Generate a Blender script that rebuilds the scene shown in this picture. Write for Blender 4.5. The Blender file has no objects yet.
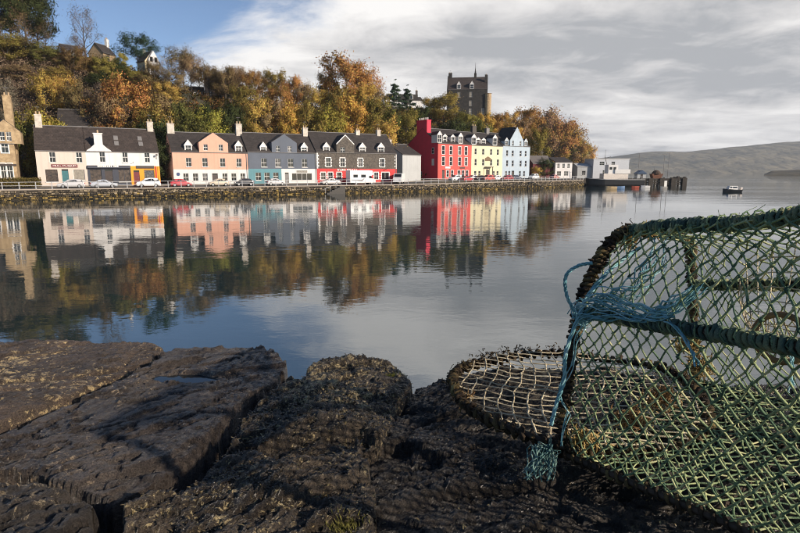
import bpy, math, random
import numpy as np
from mathutils import Vector, Matrix
R = math.radians
rnd = random.Random(7)
scene = bpy.context.scene
col = scene.collection

# ------------------------------------------------------------------ camera
CAMH, PITCH, F = 4.1, R(9.95), 533.3
cam_d = bpy.data.cameras.new('camera'); cam = bpy.data.objects.new('camera', cam_d); col.objects.link(cam)
cam.location = (0, 0, CAMH); cam.rotation_euler = (math.pi/2 - PITCH, 0, 0)
cam_d.sensor_width = 36; cam_d.lens = 24.0; cam_d.clip_start = .05; cam_d.clip_end = 30000
scene.camera = cam
# ------------------------------------------------------------------ world, sun, exposure
SUN_A, SUN_E = R(60), R(22)          # azimuth from -Y towards +X, elevation
world = bpy.data.worlds.new('World'); scene.world = world; world.use_nodes = True
wt = world.node_tree; wn = wt.nodes; wn.clear()
def wnode(t, **k):
    n = wn.new(t)
    for a, b in k.items(): setattr(n, a, b)
    return n
def wmath(op, a, b=None, c=None, clamp=False):
    n = wnode('ShaderNodeMath', operation=op, use_clamp=clamp)
    for i, v in enumerate((a, b, c)):
        if v is None: continue
        if isinstance(v, (int, float)): n.inputs[i].default_value = v
        else: wt.links.new(v, n.inputs[i])
    return n.outputs[0]
sky = wnode('ShaderNodeTexSky', sky_type='NISHITA', sun_disc=False, sun_elevation=SUN_E, sun_rotation=R(180)-SUN_A,
            air_density=.75, dust_density=.15, ozone_density=3.0)
tc = wnode('ShaderNodeTexCoord'); sp = wnode('ShaderNodeSeparateXYZ'); wt.links.new(tc.outputs['Generated'], sp.inputs[0])
zz = wmath('ADD', wmath('MAXIMUM', sp.outputs[2], 0.0), .12)
cu = wmath('DIVIDE', sp.outputs[0], zz); cv = wmath('DIVIDE', sp.outputs[1], zz)
# cloud layer: coordinates on a flat cloud deck, streaks run along the deck's own drift direction
cmb = wnode('ShaderNodeCombineXYZ'); wt.links.new(cu, cmb.inputs[0]); wt.links.new(cv, cmb.inputs[1])
def wnoise(scale, sx, sy, rot, det, rough, dist=0, off=0.0):
    m = wnode('ShaderNodeMapping'); wt.links.new(cmb.outputs[0], m.inputs[0])
    m.inputs['Rotation'].default_value = (0, 0, rot); m.inputs['Scale'].default_value = (sx, sy, 1); m.inputs['Location'].default_value = (off, off*.7, 0)
    n = wnode('ShaderNodeTexNoise'); n.inputs['Scale'].default_value = scale; n.inputs['Detail'].default_value = det
    n.inputs['Roughness'].default_value = rough; n.inputs['Distortion'].default_value = dist
    wt.links.new(m.outputs[0], n.inputs['Vector']); return n.outputs[0]
n_edge = wnoise(1.1, 1, 1, 0, 10, .66, .5, 3.1)
n_str = wnoise(.8, .6, 1.2, R(-14), 6, .5, .5, 1.7)
n_big = wnoise(.5, 1, 1, R(20), 3, .5, .2, 8.3)
edge = wmath('ADD', wmath('ADD', wmath('MULTIPLY', cu, 1.0), cv), wmath('MULTIPLY', wmath('SUBTRACT', n_edge, .5), 1.5))
mr = wnode('ShaderNodeMapRange', interpolation_type='SMOOTHSTEP'); wt.links.new(edge, mr.inputs[0])
mr.inputs[1].default_value = 1.70; mr.inputs[2].default_value = 2.28
mask = mr.outputs[0]
n_puff = wnoise(2.4, 1.0, 1.0, R(10), 12, .64, .5, 5.2)
tone = wmath('ADD', wmath('ADD', wmath('MULTIPLY', n_str, .42), wmath('MULTIPLY', n_big, .30)), wmath('MULTIPLY', n_puff, .28))
glow = wnode('ShaderNodeMapRange', interpolation_type='SMOOTHSTEP'); wt.links.new(edge, glow.inputs[0])   # the thin rim of the deck lets more light through
glow.inputs[1].default_value = 1.8; glow.inputs[2].default_value = 3.2; glow.inputs[3].default_value = .06; glow.inputs[4].default_value = 0
ramp = wnode('ShaderNodeValToRGB'); wt.links.new(wmath('ADD', tone, glow.outputs[0]), ramp.inputs[0])
ce = ramp.color_ramp; ce.elements[0].position = .43; ce.elements[1].position = .59
ce.elements[0].color = (3.6, 3.7, 3.9, 1); ce.elements[1].color = (8.5, 8.3, 8.1, 1)
e2 = ce.elements.new(.5); e2.color = (5.8, 5.7, 5.7, 1)
mixc = wnode('ShaderNodeMix', data_type='RGBA'); wt.links.new(mask, mixc.inputs[0])
wt.links.new(sky.outputs[0], mixc.inputs[6]); wt.links.new(ramp.outputs[0], mixc.inputs[7])
bg = wnode('ShaderNodeBackground'); bg.inputs[1].default_value = .085; wt.links.new(mixc.outputs[2], bg.inputs[0])
wo = wnode('ShaderNodeOutputWorld'); wt.links.new(bg.outputs[0], wo.inputs[0])
sun_d = bpy.data.lights.new('sun', 'SUN'); sun = bpy.data.objects.new('sun', sun_d); col.objects.link(sun)
sun_d.energy = 4.4; sun_d.angle = R(.55); sun_d.color = (1, .86, .70)
sdir = Vector((math.sin(SUN_A)*math.cos(SUN_E), -math.cos(SUN_A)*math.cos(SUN_E), math.sin(SUN_E)))
sun.rotation_euler = (-sdir).to_track_quat('-Z', 'Y').to_euler(); sun.location = (30, -30, 40)
vs = scene.view_settings; vs.view_transform = 'Standard'; vs.look = 'None'; vs.gamma = 1; vs.exposure = 0.55
scene.render.engine = 'CYCLES'
scene.cycles.pixel_filter_type = 'BLACKMAN_HARRIS'; scene.cycles.filter_width = 1.05

# ------------------------------------------------------------------ helpers: survey of the photograph
def ray(px, py):
    cx = (px-400)/F; cy = (266.5-py)/F
    return Vector((cx, math.cos(PITCH)+cy*math.sin(PITCH), -math.sin(PITCH)+cy*math.cos(PITCH)))
CAMP = Vector((0, 0, CAMH))
def atz(px, py, z): d = ray(px, py); return CAMP + d*((z-CAMH)/d.z)
def atY(px, py, Y): d = ray(px, py); return CAMP + d*(Y/d.y)
def onp(px, py, o, n): d = ray(px, py); return CAMP + d*((Vector(o)-CAMP).dot(n)/d.dot(n))
def lerp(a, b, t): return a+(b-a)*t
def sstep(a, b, x):
    t = min(1, max(0, (x-a)/(b-a))); return t*t*(3-2*t)
def interp(x, pts):
    if x <= pts[0][0]: return pts[0][1]
    for (x0, y0), (x1, y1) in zip(pts, pts[1:]):
        if x <= x1: return y0+(y1-y0)*(x-x0)/(x1-x0)
    return pts[-1][1]
# ------------------------------------------------------------------ helpers: materials
_mats = {}
def mat(name, c, rough=.8, var=.12, scale=3.0, bump=0.0, bscale=20.0, metal=0.0, c2=None, spec=.5, detail=5, coat=0.0):
    """procedural principled material: colour noise between c and c2 (or c darkened), optional fine relief"""
    if name in _mats: return _mats[name]
    m = bpy.data.materials.new(name); m.use_nodes = True; nt = m.node_tree; b = nt.nodes['Principled BSDF']
    b.inputs['Roughness'].default_value = rough; b.inputs['Metallic'].default_value = metal
    b.inputs['Specular IOR Level'].default_value = spec; b.inputs['Coat Weight'].default_value = coat
    g = nt.nodes.new('ShaderNodeNewGeometry')
    n = nt.nodes.new('ShaderNodeTexNoise'); n.inputs['Scale'].default_value = scale; n.inputs['Detail'].default_value = detail; n.inputs['Roughness'].default_value = .62
    nt.links.new(g.outputs['Position'], n.inputs['Vector'])
    r = nt.nodes.new('ShaderNodeValToRGB'); nt.links.new(n.outputs[0], r.inputs[0])
    r.color_ramp.elements[0].position = .32; r.color_ramp.elements[1].position = .68
    d = c2 if c2 else tuple(x*(1-2*var) for x in c)
    r.color_ramp.elements[0].color = (*d, 1); r.color_ramp.elements[1].color = (*c, 1)
    nt.links.new(r.outputs[0], b.inputs['Base Color'])
    if bump:
        n2 = nt.nodes.new('ShaderNodeTexNoise'); n2.inputs['Scale'].default_value = bscale; n2.inputs['Detail'].default_value = 6
        nt.links.new(g.outputs['Position'], n2.inputs['Vector'])
        bp = nt.nodes.new('ShaderNodeBump'); bp.inputs['Distance'].default_value = bump; nt.links.new(n2.outputs[0], bp.inputs['Height'])
        nt.links.new(bp.outputs[0], b.inputs['Normal'])
    _mats[name] = m; return m
def leaf_mat(name, trans=.22):
    if name in _mats: return _mats[name]
    m = bpy.data.materials.new(name); m.use_nodes = True; nt = m.node_tree; N = nt.nodes; L = nt.links
    for n in list(N): N.remove(n)
    oi = N.new('ShaderNodeObjectInfo'); g = N.new('ShaderNodeNewGeometry')
    hs = N.new('ShaderNodeHueSaturation'); L.new(oi.outputs['Color'], hs.inputs['Color'])
    m1 = N.new('ShaderNodeMapRange'); L.new(g.outputs['Random Per Island'], m1.inputs[0]); m1.inputs[3].default_value = .47; m1.inputs[4].default_value = .53; L.new(m1.outputs[0], hs.inputs['Hue'])
    no = N.new('ShaderNodeTexNoise'); no.inputs['Scale'].default_value = .9; no.inputs['Detail'].default_value = 3; L.new(g.outputs['Position'], no.inputs['Vector'])
    ad = N.new('ShaderNodeMath'); ad.operation = 'MULTIPLY_ADD'; L.new(g.outputs['Random Per Island'], ad.inputs[0]); ad.inputs[1].default_value = .37; L.new(no.outputs[0], ad.inputs[2])
    m2 = N.new('ShaderNodeMapRange'); L.new(ad.outputs[0], m2.inputs[0]); m2.inputs[1].default_value = .3; m2.inputs[2].default_value = 1.05; m2.inputs[3].default_value = .62; m2.inputs[4].default_value = 1.45; L.new(m2.outputs[0], hs.inputs['Value'])
    d = N.new('ShaderNodeBsdfDiffuse'); t = N.new('ShaderNodeBsdfTranslucent'); L.new(hs.outputs[0], d.inputs[0]); L.new(hs.outputs[0], t.inputs[0])
    mx = N.new('ShaderNodeMixShader'); mx.inputs[0].default_value = trans; L.new(d.outputs[0], mx.inputs[1]); L.new(t.outputs[0], mx.inputs[2])
    o = N.new('ShaderNodeOutputMaterial'); L.new(mx.outputs[0], o.inputs[0])
    _mats[name] = m; return m
# ------------------------------------------------------------------ helpers: meshes and objects
class MB:
    def __init__(s): s.v = []; s.f = []
    def add(s, vs, fs):
        o = len(s.v); s.v += [tuple(v) for v in vs]; s.f += [tuple(i+o for i in f) for f in fs]; return s
    def poly(s, pts): return s.add(pts, [tuple(range(len(pts)))])
    def box(s, x0, x1, y0, y1, z0, z1):
        return s.add([(x0,y0,z0),(x1,y0,z0),(x1,y1,z0),(x0,y1,z0),(x0,y0,z1),(x1,y0,z1),(x1,y1,z1),(x0,y1,z1)],
                     [(0,3,2,1),(4,5,6,7),(0,1,5,4),(1,2,6,5),(2,3,7,6),(3,0,4,7)])
    def prism(s, pts, off):
        """extrude a planar polygon by the vector off"""
        n = len(pts); a = [Vector(p) for p in pts]; o = Vector(off)
        return s.add(a+[p+o for p in a], [tuple(range(n))[::-1], tuple(range(n, 2*n))]+[(i, (i+1) % n, n+(i+1) % n, n+i) for i in range(n)])
    def tube(s, pts, rad, n=6, caps=True):
        pts = [Vector(p) for p in pts]; m = len(pts)
        rs = [rad]*m if isinstance(rad, (int, float)) else rad
        up = Vector((0, 0, 1)); vs = []; t0 = (pts[1]-pts[0]).normalized()
        a = t0.cross(up if abs(t0.z) < .9 else Vector((1, 0, 0))).normalized()
        for i, p in enumerate(pts):
            t = (pts[min(i+1, m-1)]-pts[max(i-1, 0)]).normalized()
            a = (a-t*a.dot(t)).normalized(); b = t.cross(a)
            for k in range(n):
                w = 2*math.pi*k/n; vs.append(p+(a*math.cos(w)+b*math.sin(w))*rs[i])
        fs = [(i*n+k, i*n+(k+1) % n, (i+1)*n+(k+1) % n, (i+1)*n+k) for i in range(m-1) for k in range(n)]
        if caps: fs += [tuple(range(n))[::-1], tuple(range((m-1)*n, m*n))]
        return s.add(vs, fs)
    def lathe(s, prof, n=10, c=(0, 0, 0)):
        vs = []; fs = []
        for r, z in prof:
            for k in range(n):
                w = 2*math.pi*k/n; vs.append((c[0]+r*math.cos(w), c[1]+r*math.sin(w), c[2]+z))
        m = len(prof)
        fs = [(i*n+k, i*n+(k+1) % n, (i+1)*n+(k+1) % n, (i+1)*n+k) for i in range(m-1) for k in range(n)]
        fs += [tuple(range(n))[::-1], tuple(range((m-1)*n, m*n))]
        return s.add(vs, fs)
    def loft(s, rings, close=True, cap=True):
        n = len(rings[0]); vs = [p for r in rings for p in r]; kk = n if close else n-1
        fs = [(i*n+k, i*n+(k+1) % n, (i+1)*n+(k+1) % n, (i+1)*n+k) for i in range(len(rings)-1) for k in range(kk)]
        if cap: fs += [tuple(range(n))[::-1], tuple(range((len(rings)-1)*n, len(rings)*n))]
        return s.add(vs, fs)
    def build(s, name, m, parent=None, smooth=False):
        me = bpy.data.meshes.new(name); me.from_pydata([tuple(v) for v in s.v], [], s.f); me.materials.append(m)
        if smooth: me.polygons.foreach_set('use_smooth', [True]*len(me.polygons))
        me.update(); o = bpy.data.objects.new(name, me); col.objects.link(o)
        if parent: o.parent = parent
        return o
def np_mesh(name, v, f, m, parent=None, smooth=False, normals=None):
    """numpy verts (n,3), quads/tris (k,4|3)"""
    me = bpy.data.meshes.new(name); k = f.shape[1]
    me.vertices.add(len(v)); me.vertices.foreach_set('co', v.astype(np.float32).ravel())
    me.loops.add(f.size); me.loops.foreach_set('vertex_index', f.astype(np.int32).ravel())
    me.polygons.add(len(f)); me.polygons.foreach_set('loop_start', (np.arange(len(f))*k).astype(np.int32))
    if smooth: me.polygons.foreach_set('use_smooth', np.ones(len(f), dtype=bool))
    me.materials.append(m); me.update(calc_edges=True); me.validate()
    if normals is not None: me.normals_split_custom_set_from_vertices(normals.astype(np.float32))
    o = bpy.data.objects.new(name, me); col.objects.link(o)
    if parent: o.parent = parent
    return o
def leaf_cloud(C, s, Nn, rs):
    """leaf-sized quads at C, sizes s; shading normals Nn follow the clump each leaf belongs to"""
    N = len(C); a = rs.randn(N, 3); a /= np.linalg.norm(a, axis=1)[:, None]; b = np.cross(a, rs.randn(N, 3)); b /= np.linalg.norm(b, axis=1)[:, None]; s = np.broadcast_to(np.asarray(s).reshape(-1, 1), (N, 1))
    flip = ((np.cross(a, b)*Nn).sum(1) < 0)[:, None]; b = np.where(flip, -b, b)
    V = np.stack([C-a*s, C-b*s*.55, C+a*s, C+b*s*.55], 1).reshape(-1, 3); Nn = Nn/np.maximum(1e-6, np.linalg.norm(Nn, axis=1))[:, None]
    return V, np.arange(N*4).reshape(-1, 4), np.repeat(Nn, 4, 0)
def empty(name, loc=(0, 0, 0), rz=0):
    o = bpy.data.objects.new(name, None); col.objects.link(o); o.location = loc; o.rotation_euler = (0, 0, rz); o.empty_display_size = .3; return o
def tag(o, label=None, cat=None, group=None, kind=None):
    if label: o['label'] = label
    if cat: o['category'] = cat
    if group: o['group'] = group
    if kind: o['kind'] = kind
    return o
def copy_tree(o, parent=None):
    c = o.copy(); col.objects.link(c); c.parent = parent
    for ch in o.children: copy_tree(ch, c)
    return c
def text_mesh(name, s, size, m, parent, loc, width=None, rot=(math.pi/2, 0, 0)):
    cu_ = bpy.data.curves.new(name, 'FONT'); cu_.body = s; cu_.size = size; cu_.extrude = .012; cu_.align_x = 'CENTER'; cu_.align_y = 'CENTER'; cu_.resolution_u = 2
    t = bpy.data.objects.new(name, cu_); col.objects.link(t); bpy.context.view_layer.update()
    me = bpy.data.meshes.new_from_object(t.evaluated_get(bpy.context.evaluated_depsgraph_get())); bpy.data.objects.remove(t)
    me.materials.clear(); me.materials.append(m)
    o = bpy.data.objects.new(name, me); col.objects.link(o); o.parent = parent; o.location = loc; o.rotation_euler = rot
    if width:
        xs = [v.co.x for v in me.vertices]; k = width/max(.01, max(xs)-min(xs)); o.scale = (k, 1, 1)
    return o
# value noise for terrain and rocks
_tab = np.random.RandomState(3).rand(256, 256)
def vnoise(x, y):
    xi = np.floor(x).astype(int); yi = np.floor(y).astype(int); fx = x-xi; fy = y-yi
    fx = fx*fx*(3-2*fx); fy = fy*fy*(3-2*fy)
    a = _tab[xi % 256, yi % 256]; b = _tab[(xi+1) % 256, yi % 256]; c = _tab[xi % 256, (yi+1) % 256]; d = _tab[(xi+1) % 256, (yi+1) % 256]
    return (a+(b-a)*fx)*(1-fy)+(c+(d-c)*fx)*fy
def fbm(x, y, o=5, g=.5, ridged=False):
    s = 0*x; a = 1; t = 0
    for i in range(o):
        n = vnoise(x+i*17.3, y+i*9.1)
        if ridged: n = 1-abs(2*n-1)
        s = s+a*n; t += a; a *= g; x, y = x*2.03*.8-y*2.03*.6, x*2.03*.6+y*2.03*.8
    return s/t
# ------------------------------------------------------------------ the lie of the land
WALL = [(-140, 33.5), (-59.6, 80.5), (0, 115.6), (14, 126), (34.4, 143), (56, 165), (63, 200), (70, 260), (85, 420), (110, 700)]
ROW = [(-140, 40.5), (-60, 88.5), (0, 124.5), (8, 138.5), (42, 163.5), (56, 175), (63, 212), (70, 270), (85, 430), (110, 710)]
STREET = [(-140, 1.75), (-60, 1.9), (0, 2.0), (10, 2.45), (42, 2.6), (60, 2.4)]
CREST = [(-200, 38), (0, 31), (100, 29.5), (150, 27), (200, 23), (300, 21), (400, 22), (466, 22), (530, 19), (560, 12), (580, 6), (592, 1.5), (600, 0)]
def wallY(x): return interp(x, WALL)
def rowY(x): return interp(x, ROW)
def street_z(x): return interp(x, STREET)
def ground_z(x, y):
    px = 400+541*x/max(y, 20); t = (y-rowY(x))*.86
    s = street_z(x); sd = (y-wallY(x))*(.86 if x < 56 else .2)
    if t < 6: z = s-.35
    else: z = s-.35+interp(px, CREST)*sstep(6, 52, t)
    z += 14*sstep(75, 135, t)*sstep(380, 430, px)*(1-sstep(500, 545, px))
    if x > 54: z = min(z, -.6+max(0, sd)*.75)
    if sd < 3: z = min(z, lerp(-4, s-.35, max(0, min(1, (sd-1)/2))))
    return z
M = {}
M['scrub'] = mat('hillside_earth', (.075, .06, .042), .95, c2=(.03, .03, .018), scale=.25, bump=.15, bscale=1.2)
nx, ny = 130, 150
xs = np.linspace(-170, 110, nx); ys = np.linspace(45, 430, ny)
zz_ = np.array([[ground_z(x, y) for x in xs] for y in ys])
XX, YY = np.meshgrid(xs, ys)
tt = np.array([[(y-rowY(x)) for x in xs] for y in ys])
zz_ = zz_ + np.clip((tt-14)/20, 0, 1)*(fbm(XX/9, YY/9, 4)-.5)*3.0*np.clip(zz_/8, 0, 1)
v = np.stack([XX.ravel(), YY.ravel(), zz_.ravel()], 1)
i = np.arange(ny-1)[:, None]*nx+np.arange(nx-1)[None, :]
f = np.stack([i, i+1, i+nx+1, i+nx], -1).reshape(-1, 4)
tag(np_mesh('hillside', v, f, M['scrub'], smooth=True), kind='structure')
# seabed, so that the water stands on something
MB().poly([(-5000, -60, -9), (5000, -60, -9), (5000, 5400, -9), (-5000, 5400, -9)]).build('seabed', mat('seabed_silt', (.03, .035, .03), .95))
tag(bpy.data.objects['seabed'], kind='structure')
# ------------------------------------------------------------------ water
wm = bpy.data.materials.new('sea_water'); wm.use_nodes = True; nt = wm.node_tree; b = nt.nodes['Principled BSDF']
b.inputs['Base Color'].default_value = (.016, .034, .038, 1); b.inputs['Roughness'].default_value = .015; b.inputs['IOR'].default_value = 3.0
g = nt.nodes.new('ShaderNodeNewGeometry')
def nz(scale, sx, sy, det, rough, dist=0.0):
    m = nt.nodes.new('ShaderNodeMapping'); m.inputs['Scale'].default_value = (sx, sy, 1); nt.links.new(g.outputs['Position'], m.inputs[0])
    n = nt.nodes.new('ShaderNodeTexNoise'); n.inputs['Scale'].default_value = scale; n.inputs['Detail'].default_value = det; n.inputs['Roughness'].default_value = rough
    n.inputs['Distortion'].default_value = dist; nt.links.new(m.outputs[0], n.inputs['Vector']); return n.outputs[0]
def mth(op, a, b_, clamp=False):
    n = nt.nodes.new('ShaderNodeMath'); n.operation = op; n.use_clamp = clamp
    for k, q in enumerate((a, b_)):
        if isinstance(q, (int, float)): n.inputs[k].default_value = q
        else: nt.links.new(q, n.inputs[k])
    return n.outputs[0]
small = nz(1.5, .6, 1.0, 3, .5, .3); swell = nz(.22, .5, 1, 2, .45)
fine_ = nz(6.5, .7, 1.0, 2, .5, .2)
cats = nz(.035, .35, 1.0, 3, .5)      # cat's paws: patches where the breeze roughens the surface
sep = nt.nodes.new('ShaderNodeSeparateXYZ'); nt.links.new(g.outputs['Position'], sep.inputs[0])
outer = nt.nodes.new('ShaderNodeMapRange'); nt.links.new(mth('ADD', sep.outputs[1], mth('MULTIPLY', sep.outputs[0], .9)), outer.inputs[0])
outer.inputs[1].default_value = 110; outer.inputs[2].default_value = 330; outer.inputs[3].default_value = .0; outer.inputs[4].default_value = 1.0
cr = nt.nodes.new('ShaderNodeMapRange'); nt.links.new(cats, cr.inputs[0]); cr.inputs[1].default_value = .42; cr.inputs[2].default_value = .68; cr.inputs[3].default_value = .45; cr.inputs[4].default_value = 1.3
amp = mth('MULTIPLY', cr.outputs[0], mth('ADD', mth('MULTIPLY', outer.outputs[0], 2.0), 1.0))
hgt = mth('ADD', mth('MULTIPLY', mth('MULTIPLY', mth('ADD', small, mth('MULTIPLY', fine_, .2)), .0082), amp), mth('MULTIPLY', swell, .022))
bp = nt.nodes.new('ShaderNodeBump'); bp.inputs['Distance'].default_value = 1.0; bp.inputs['Strength'].default_value = 1.0
nt.links.new(hgt, bp.inputs['Height']); nt.links.new(bp.outputs[0], b.inputs['Normal'])
tag(MB().poly([(-5000, -60, 0), (5000, -60, 0), (5000, 5400, 0), (-5000, 5400, 0)]).build('water', wm), kind='structure')
# ------------------------------------------------------------------ far shore
M['moor'] = mat('moorland', (.21, .18, .12), .95, c2=(.028, .038, .036), scale=.0075, detail=12, bump=26, bscale=.014)
def ridge(name, pts, Y, depth, m, rough):
    """a range of hills as real terrain: crest line from (bearing px, crest py) at distance Y, falling to the water in front"""
    nxx, nyy = 160, 26; V = []
    px0, px1 = pts[0][0], pts[-1][0]
    for j in range(nyy):
        q = j/(nyy-1)
        for k in range(nxx):
            px = lerp(px0, px1, k/(nxx-1)); c = atY(px, interp(px, pts), Y)
            yy = Y-depth+depth*1.5*q; prof = math.sin(min(1, q*1.5)*math.pi/2) if q < .667 else 1-(q-.667)*.9
            n_ = float(fbm(np.array([c.x/(rough*9)]), np.array([yy/(rough*9)]), 5)[0])-.5
            V.append((c.x*(yy/Y), yy, c.z*prof*(1+.5*n_*(1-.7*(abs(q-.667) < .02)))-3*(q == 0)))
    V = np.array(V); ii = np.arange(nyy-1)[:, None]*nxx+np.arange(nxx-1)[None, :]
    ff_ = np.stack([ii, ii+1, ii+nxx+1, ii+nxx], -1).reshape(-1, 4)
    return tag(np_mesh(name, V, ff_, m, smooth=True), kind='structure')
ridge('far_hills', [(420, 172), (520, 166), (600, 157.5), (640, 154), (690, 152.5), (740, 147), (800, 142), (900, 134), (1000, 140), (1100, 150)], 3600, 900, M['moor'], 60)
ridge('headland', [(764, 174.2), (772, 170.8), (800, 169.6), (880, 166), (1000, 168), (1060, 173)], 1000, 90, mat('headland_grass', (.075, .06, .03), .95, c2=(.015, .015, .010), scale=.04), 12)
# ------------------------------------------------------------------ quay: wall, road, pavement
M['mortar'] = mat('wall_core', (.05, .042, .032), .95, scale=2, bump=.03, bscale=6)
def stone_mat(name, stops):
    m = mat(name, (.2, .2, .2), .9, bump=.03, bscale=9); nt = m.node_tree; b = nt.nodes['Principled BSDF']; g = nt.nodes.new('ShaderNodeNewGeometry'); r = nt.nodes.new('ShaderNodeValToRGB')
    nt.links.new(g.outputs['Random Per Island'], r.inputs[0]); e = r.color_ramp.elements; e[0].position = stops[0][0]; e[0].color = (*stops[0][1], 1); e[1].position = stops[-1][0]; e[1].color = (*stops[-1][1], 1)
    for p, c in stops[1:-1]: e.new(p).color = (*c, 1)
    nt.links.new(r.outputs[0], b.inputs['Base Color']); return m
M['stone'] = stone_mat('rubble_stone', [(0, (.03, .025, .02)), (.4, (.08, .065, .048)), (.75, (.19, .15, .10)), (1, (.36, .29, .19))])
M['weed'] = stone_mat('tidal_weed_stone', [(0, (.012, .010, .008)), (.45, (.04, .03, .014)), (.8, (.16, .11, .035)), (1, (.30, .21, .06))])
M['kerb'] = mat('concrete_coping', (.36, .31, .26), .9, scale=1.5)
M['asphalt'] = mat('asphalt', (.062, .06, .058), .9, scale=1.5)
M['paving'] = mat('paving', (.27, .235, .20), .9, scale=1.2)
WP = [p for p in WALL if p[0] <= 56]
def walk(pts, step):
    out = []
    for (x0, y0), (x1, y1) in zip(pts, pts[1:]):
        L = math.hypot(x1-x0, y1-y0); n = max(1, int(L/step)); d = ((x1-x0)/L, (y1-y0)/L)
        out += [(lerp(x0, x1, k/n), lerp(y0, y1, k/n), d) for k in range(n)]
    return out+[(*pts[-1], out[-1][2])]
def wtop(x): return interp(x, [(-140, 1.62), (0, 1.68), (20, 1.9), (56, 2.05)])
qw = empty('quay_wall', (0, 0, 0)); tag(qw, 'long rubble stone quay wall rising from the harbour water', 'sea wall')
core = MB(); cop = MB(); stones = MB(); weeds = MB()
pts = walk(WP, 3.0)
for (xa, ya, d), (xb, yb, _) in zip(pts, pts[1:]):
    n_ = Vector((-d[1], d[0], 0)); A = Vector((xa, ya, 0)); B = Vector((xb, yb, 0)); za, zb = wtop(xa), wtop(xb)
    core.loft([[A+Vector((0, 0, -3)), A+n_*.9+Vector((0, 0, -3)), A+n_*.9+Vector((0, 0, za-.16)), A+n_*.12+Vector((0, 0, za-.16))],
               [B+Vector((0, 0, -3)), B+n_*.9+Vector((0, 0, -3)), B+n_*.9+Vector((0, 0, zb-.16)), B+n_*.12+Vector((0, 0, zb-.16))]])
    cop.loft([[A-n_*.03+Vector((0, 0, za-.16)), A+n_*.6+Vector((0, 0, za-.16)), A+n_*.6+Vector((0, 0, za)), A-n_*.03+Vector((0, 0, za))],
              [B-n_*.03+Vector((0, 0, zb-.16)), B+n_*.6+Vector((0, 0, zb-.16)), B+n_*.6+Vector((0, 0, zb)), B-n_*.03+Vector((0, 0, zb))]])
core.build('wall_core', M['mortar'], qw); cop.build('coping', M['kerb'], qw)
for (xa, ya, d), (xb, yb, _) in zip(walk(WP, 3.0), walk(WP, 3.0)[1:]):
    if xa < -85: continue
    L = math.hypot(xb-xa, yb-ya); z = -.4; top = wtop(xa)-.17
    D = Vector((d[0], d[1], 0)); n_ = Vector((-d[1], d[0], 0))
    while z < top-.08:
        h = min(rnd.uniform(.16, .34), top-z); x = rnd.uniform(-.2, 0)
        while x < L:
            w = rnd.uniform(.2, .6); pr = rnd.uniform(.0, .24); back = .12*(z+1)/3
            A = Vector((xa, ya, 0))+D*x; J = lambda: Vector((0, 0, rnd.uniform(-.035, .035)))+D*rnd.uniform(-.03, .03)
            fz, tz = z+.03, z+h-.03; c = A-n_*pr
            q = [c+D*.03+Vector((0, 0, fz+.02))+J(), c+D*(w-.04)+Vector((0, 0, fz+.02))+J(), c+D*(w-.04)+Vector((0, 0, tz-.02))+J(), c+D*.03+Vector((0, 0, tz-.02))+J()]
            k = A+n_*(.1+back); p = [k+Vector((0, 0, fz)), k+D*(w-.06)+Vector((0, 0, fz)), k+D*(w-.06)+Vector((0, 0, tz)), k+Vector((0, 0, tz))]
            (weeds if z < .55+rnd.uniform(-.15, .25) else stones).add(q+p, [(0, 1, 2, 3), (0, 4, 5, 1), (1, 5, 6, 2), (2, 6, 7, 3), (3, 7, 4, 0)])
            x += w
        z += h
tag(stones.build('rubble_stones', M['stone'], qw), kind='stuff'); tag(weeds.build('weedy_stones', M['weed'], qw), kind='stuff')
road = MB(); pave = MB(); prom = MB()
xs_ = list(np.linspace(-140, 56, 80))
for xa, xb in zip(xs_, xs_[1:]):
    def P_(x, q, z): return Vector((x, lerp(wallY(x)+.5, rowY(x)+1.5, q), z))
    zA, zB = wtop(xa), wtop(xb); sA, sB = street_z(xa), street_z(xb)
    prom.poly([P_(xa, 0, zA-.01), P_(xb, 0, zB-.01), P_(xb, .16, zB), P_(xa, .16, zA)])
    road.poly([P_(xa, .158, zA-.08), P_(xb, .158, zB-.08), P_(xb, .82, sB-.12), P_(xa, .82, sA-.12)])
    prom.poly([P_(xa, .16, zA), P_(xb, .16, zB), P_(xb, .16, zB-.1), P_(xa, .16, zA-.1)])
    pave.poly([P_(xa, .815, sA), P_(xb, .815, sB), P_(xb, 1.6, sB+.02), P_(xa, 1.6, sA+.02)])
    pave.poly([P_(xa, .815, sA), P_(xb, .815, sB), P_(xb, .815, sB-.15), P_(xa, .815, sA-.15)])
tag(road.build('road', M['asphalt']), kind='structure'); tag(pave.build('pavement', M['paving']), kind='structure'); tag(prom.build('promenade', M['kerb']), kind='structure')
def road_point(px, q):
    """point on the street seen at bearing px, q from the quay edge (0) to the house fronts (1)"""
    lo, hi = 30, 300
    for _ in range(60):
        mY = (lo+hi)/2; x = (px-400)/541.4*mY
        if mY < lerp(wallY(x)+.5, rowY(x)+1.5, q): lo = mY
        else: hi = mY
    zr_ = lerp(wtop(x)-.08, street_z(x)-.12, max(0, min(1, (q-.158)/.662)))
    return Vector((x, mY, zr_))
def street_angle(x): return math.atan2(rowY(x+1)-rowY(x-1), 2)
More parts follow.
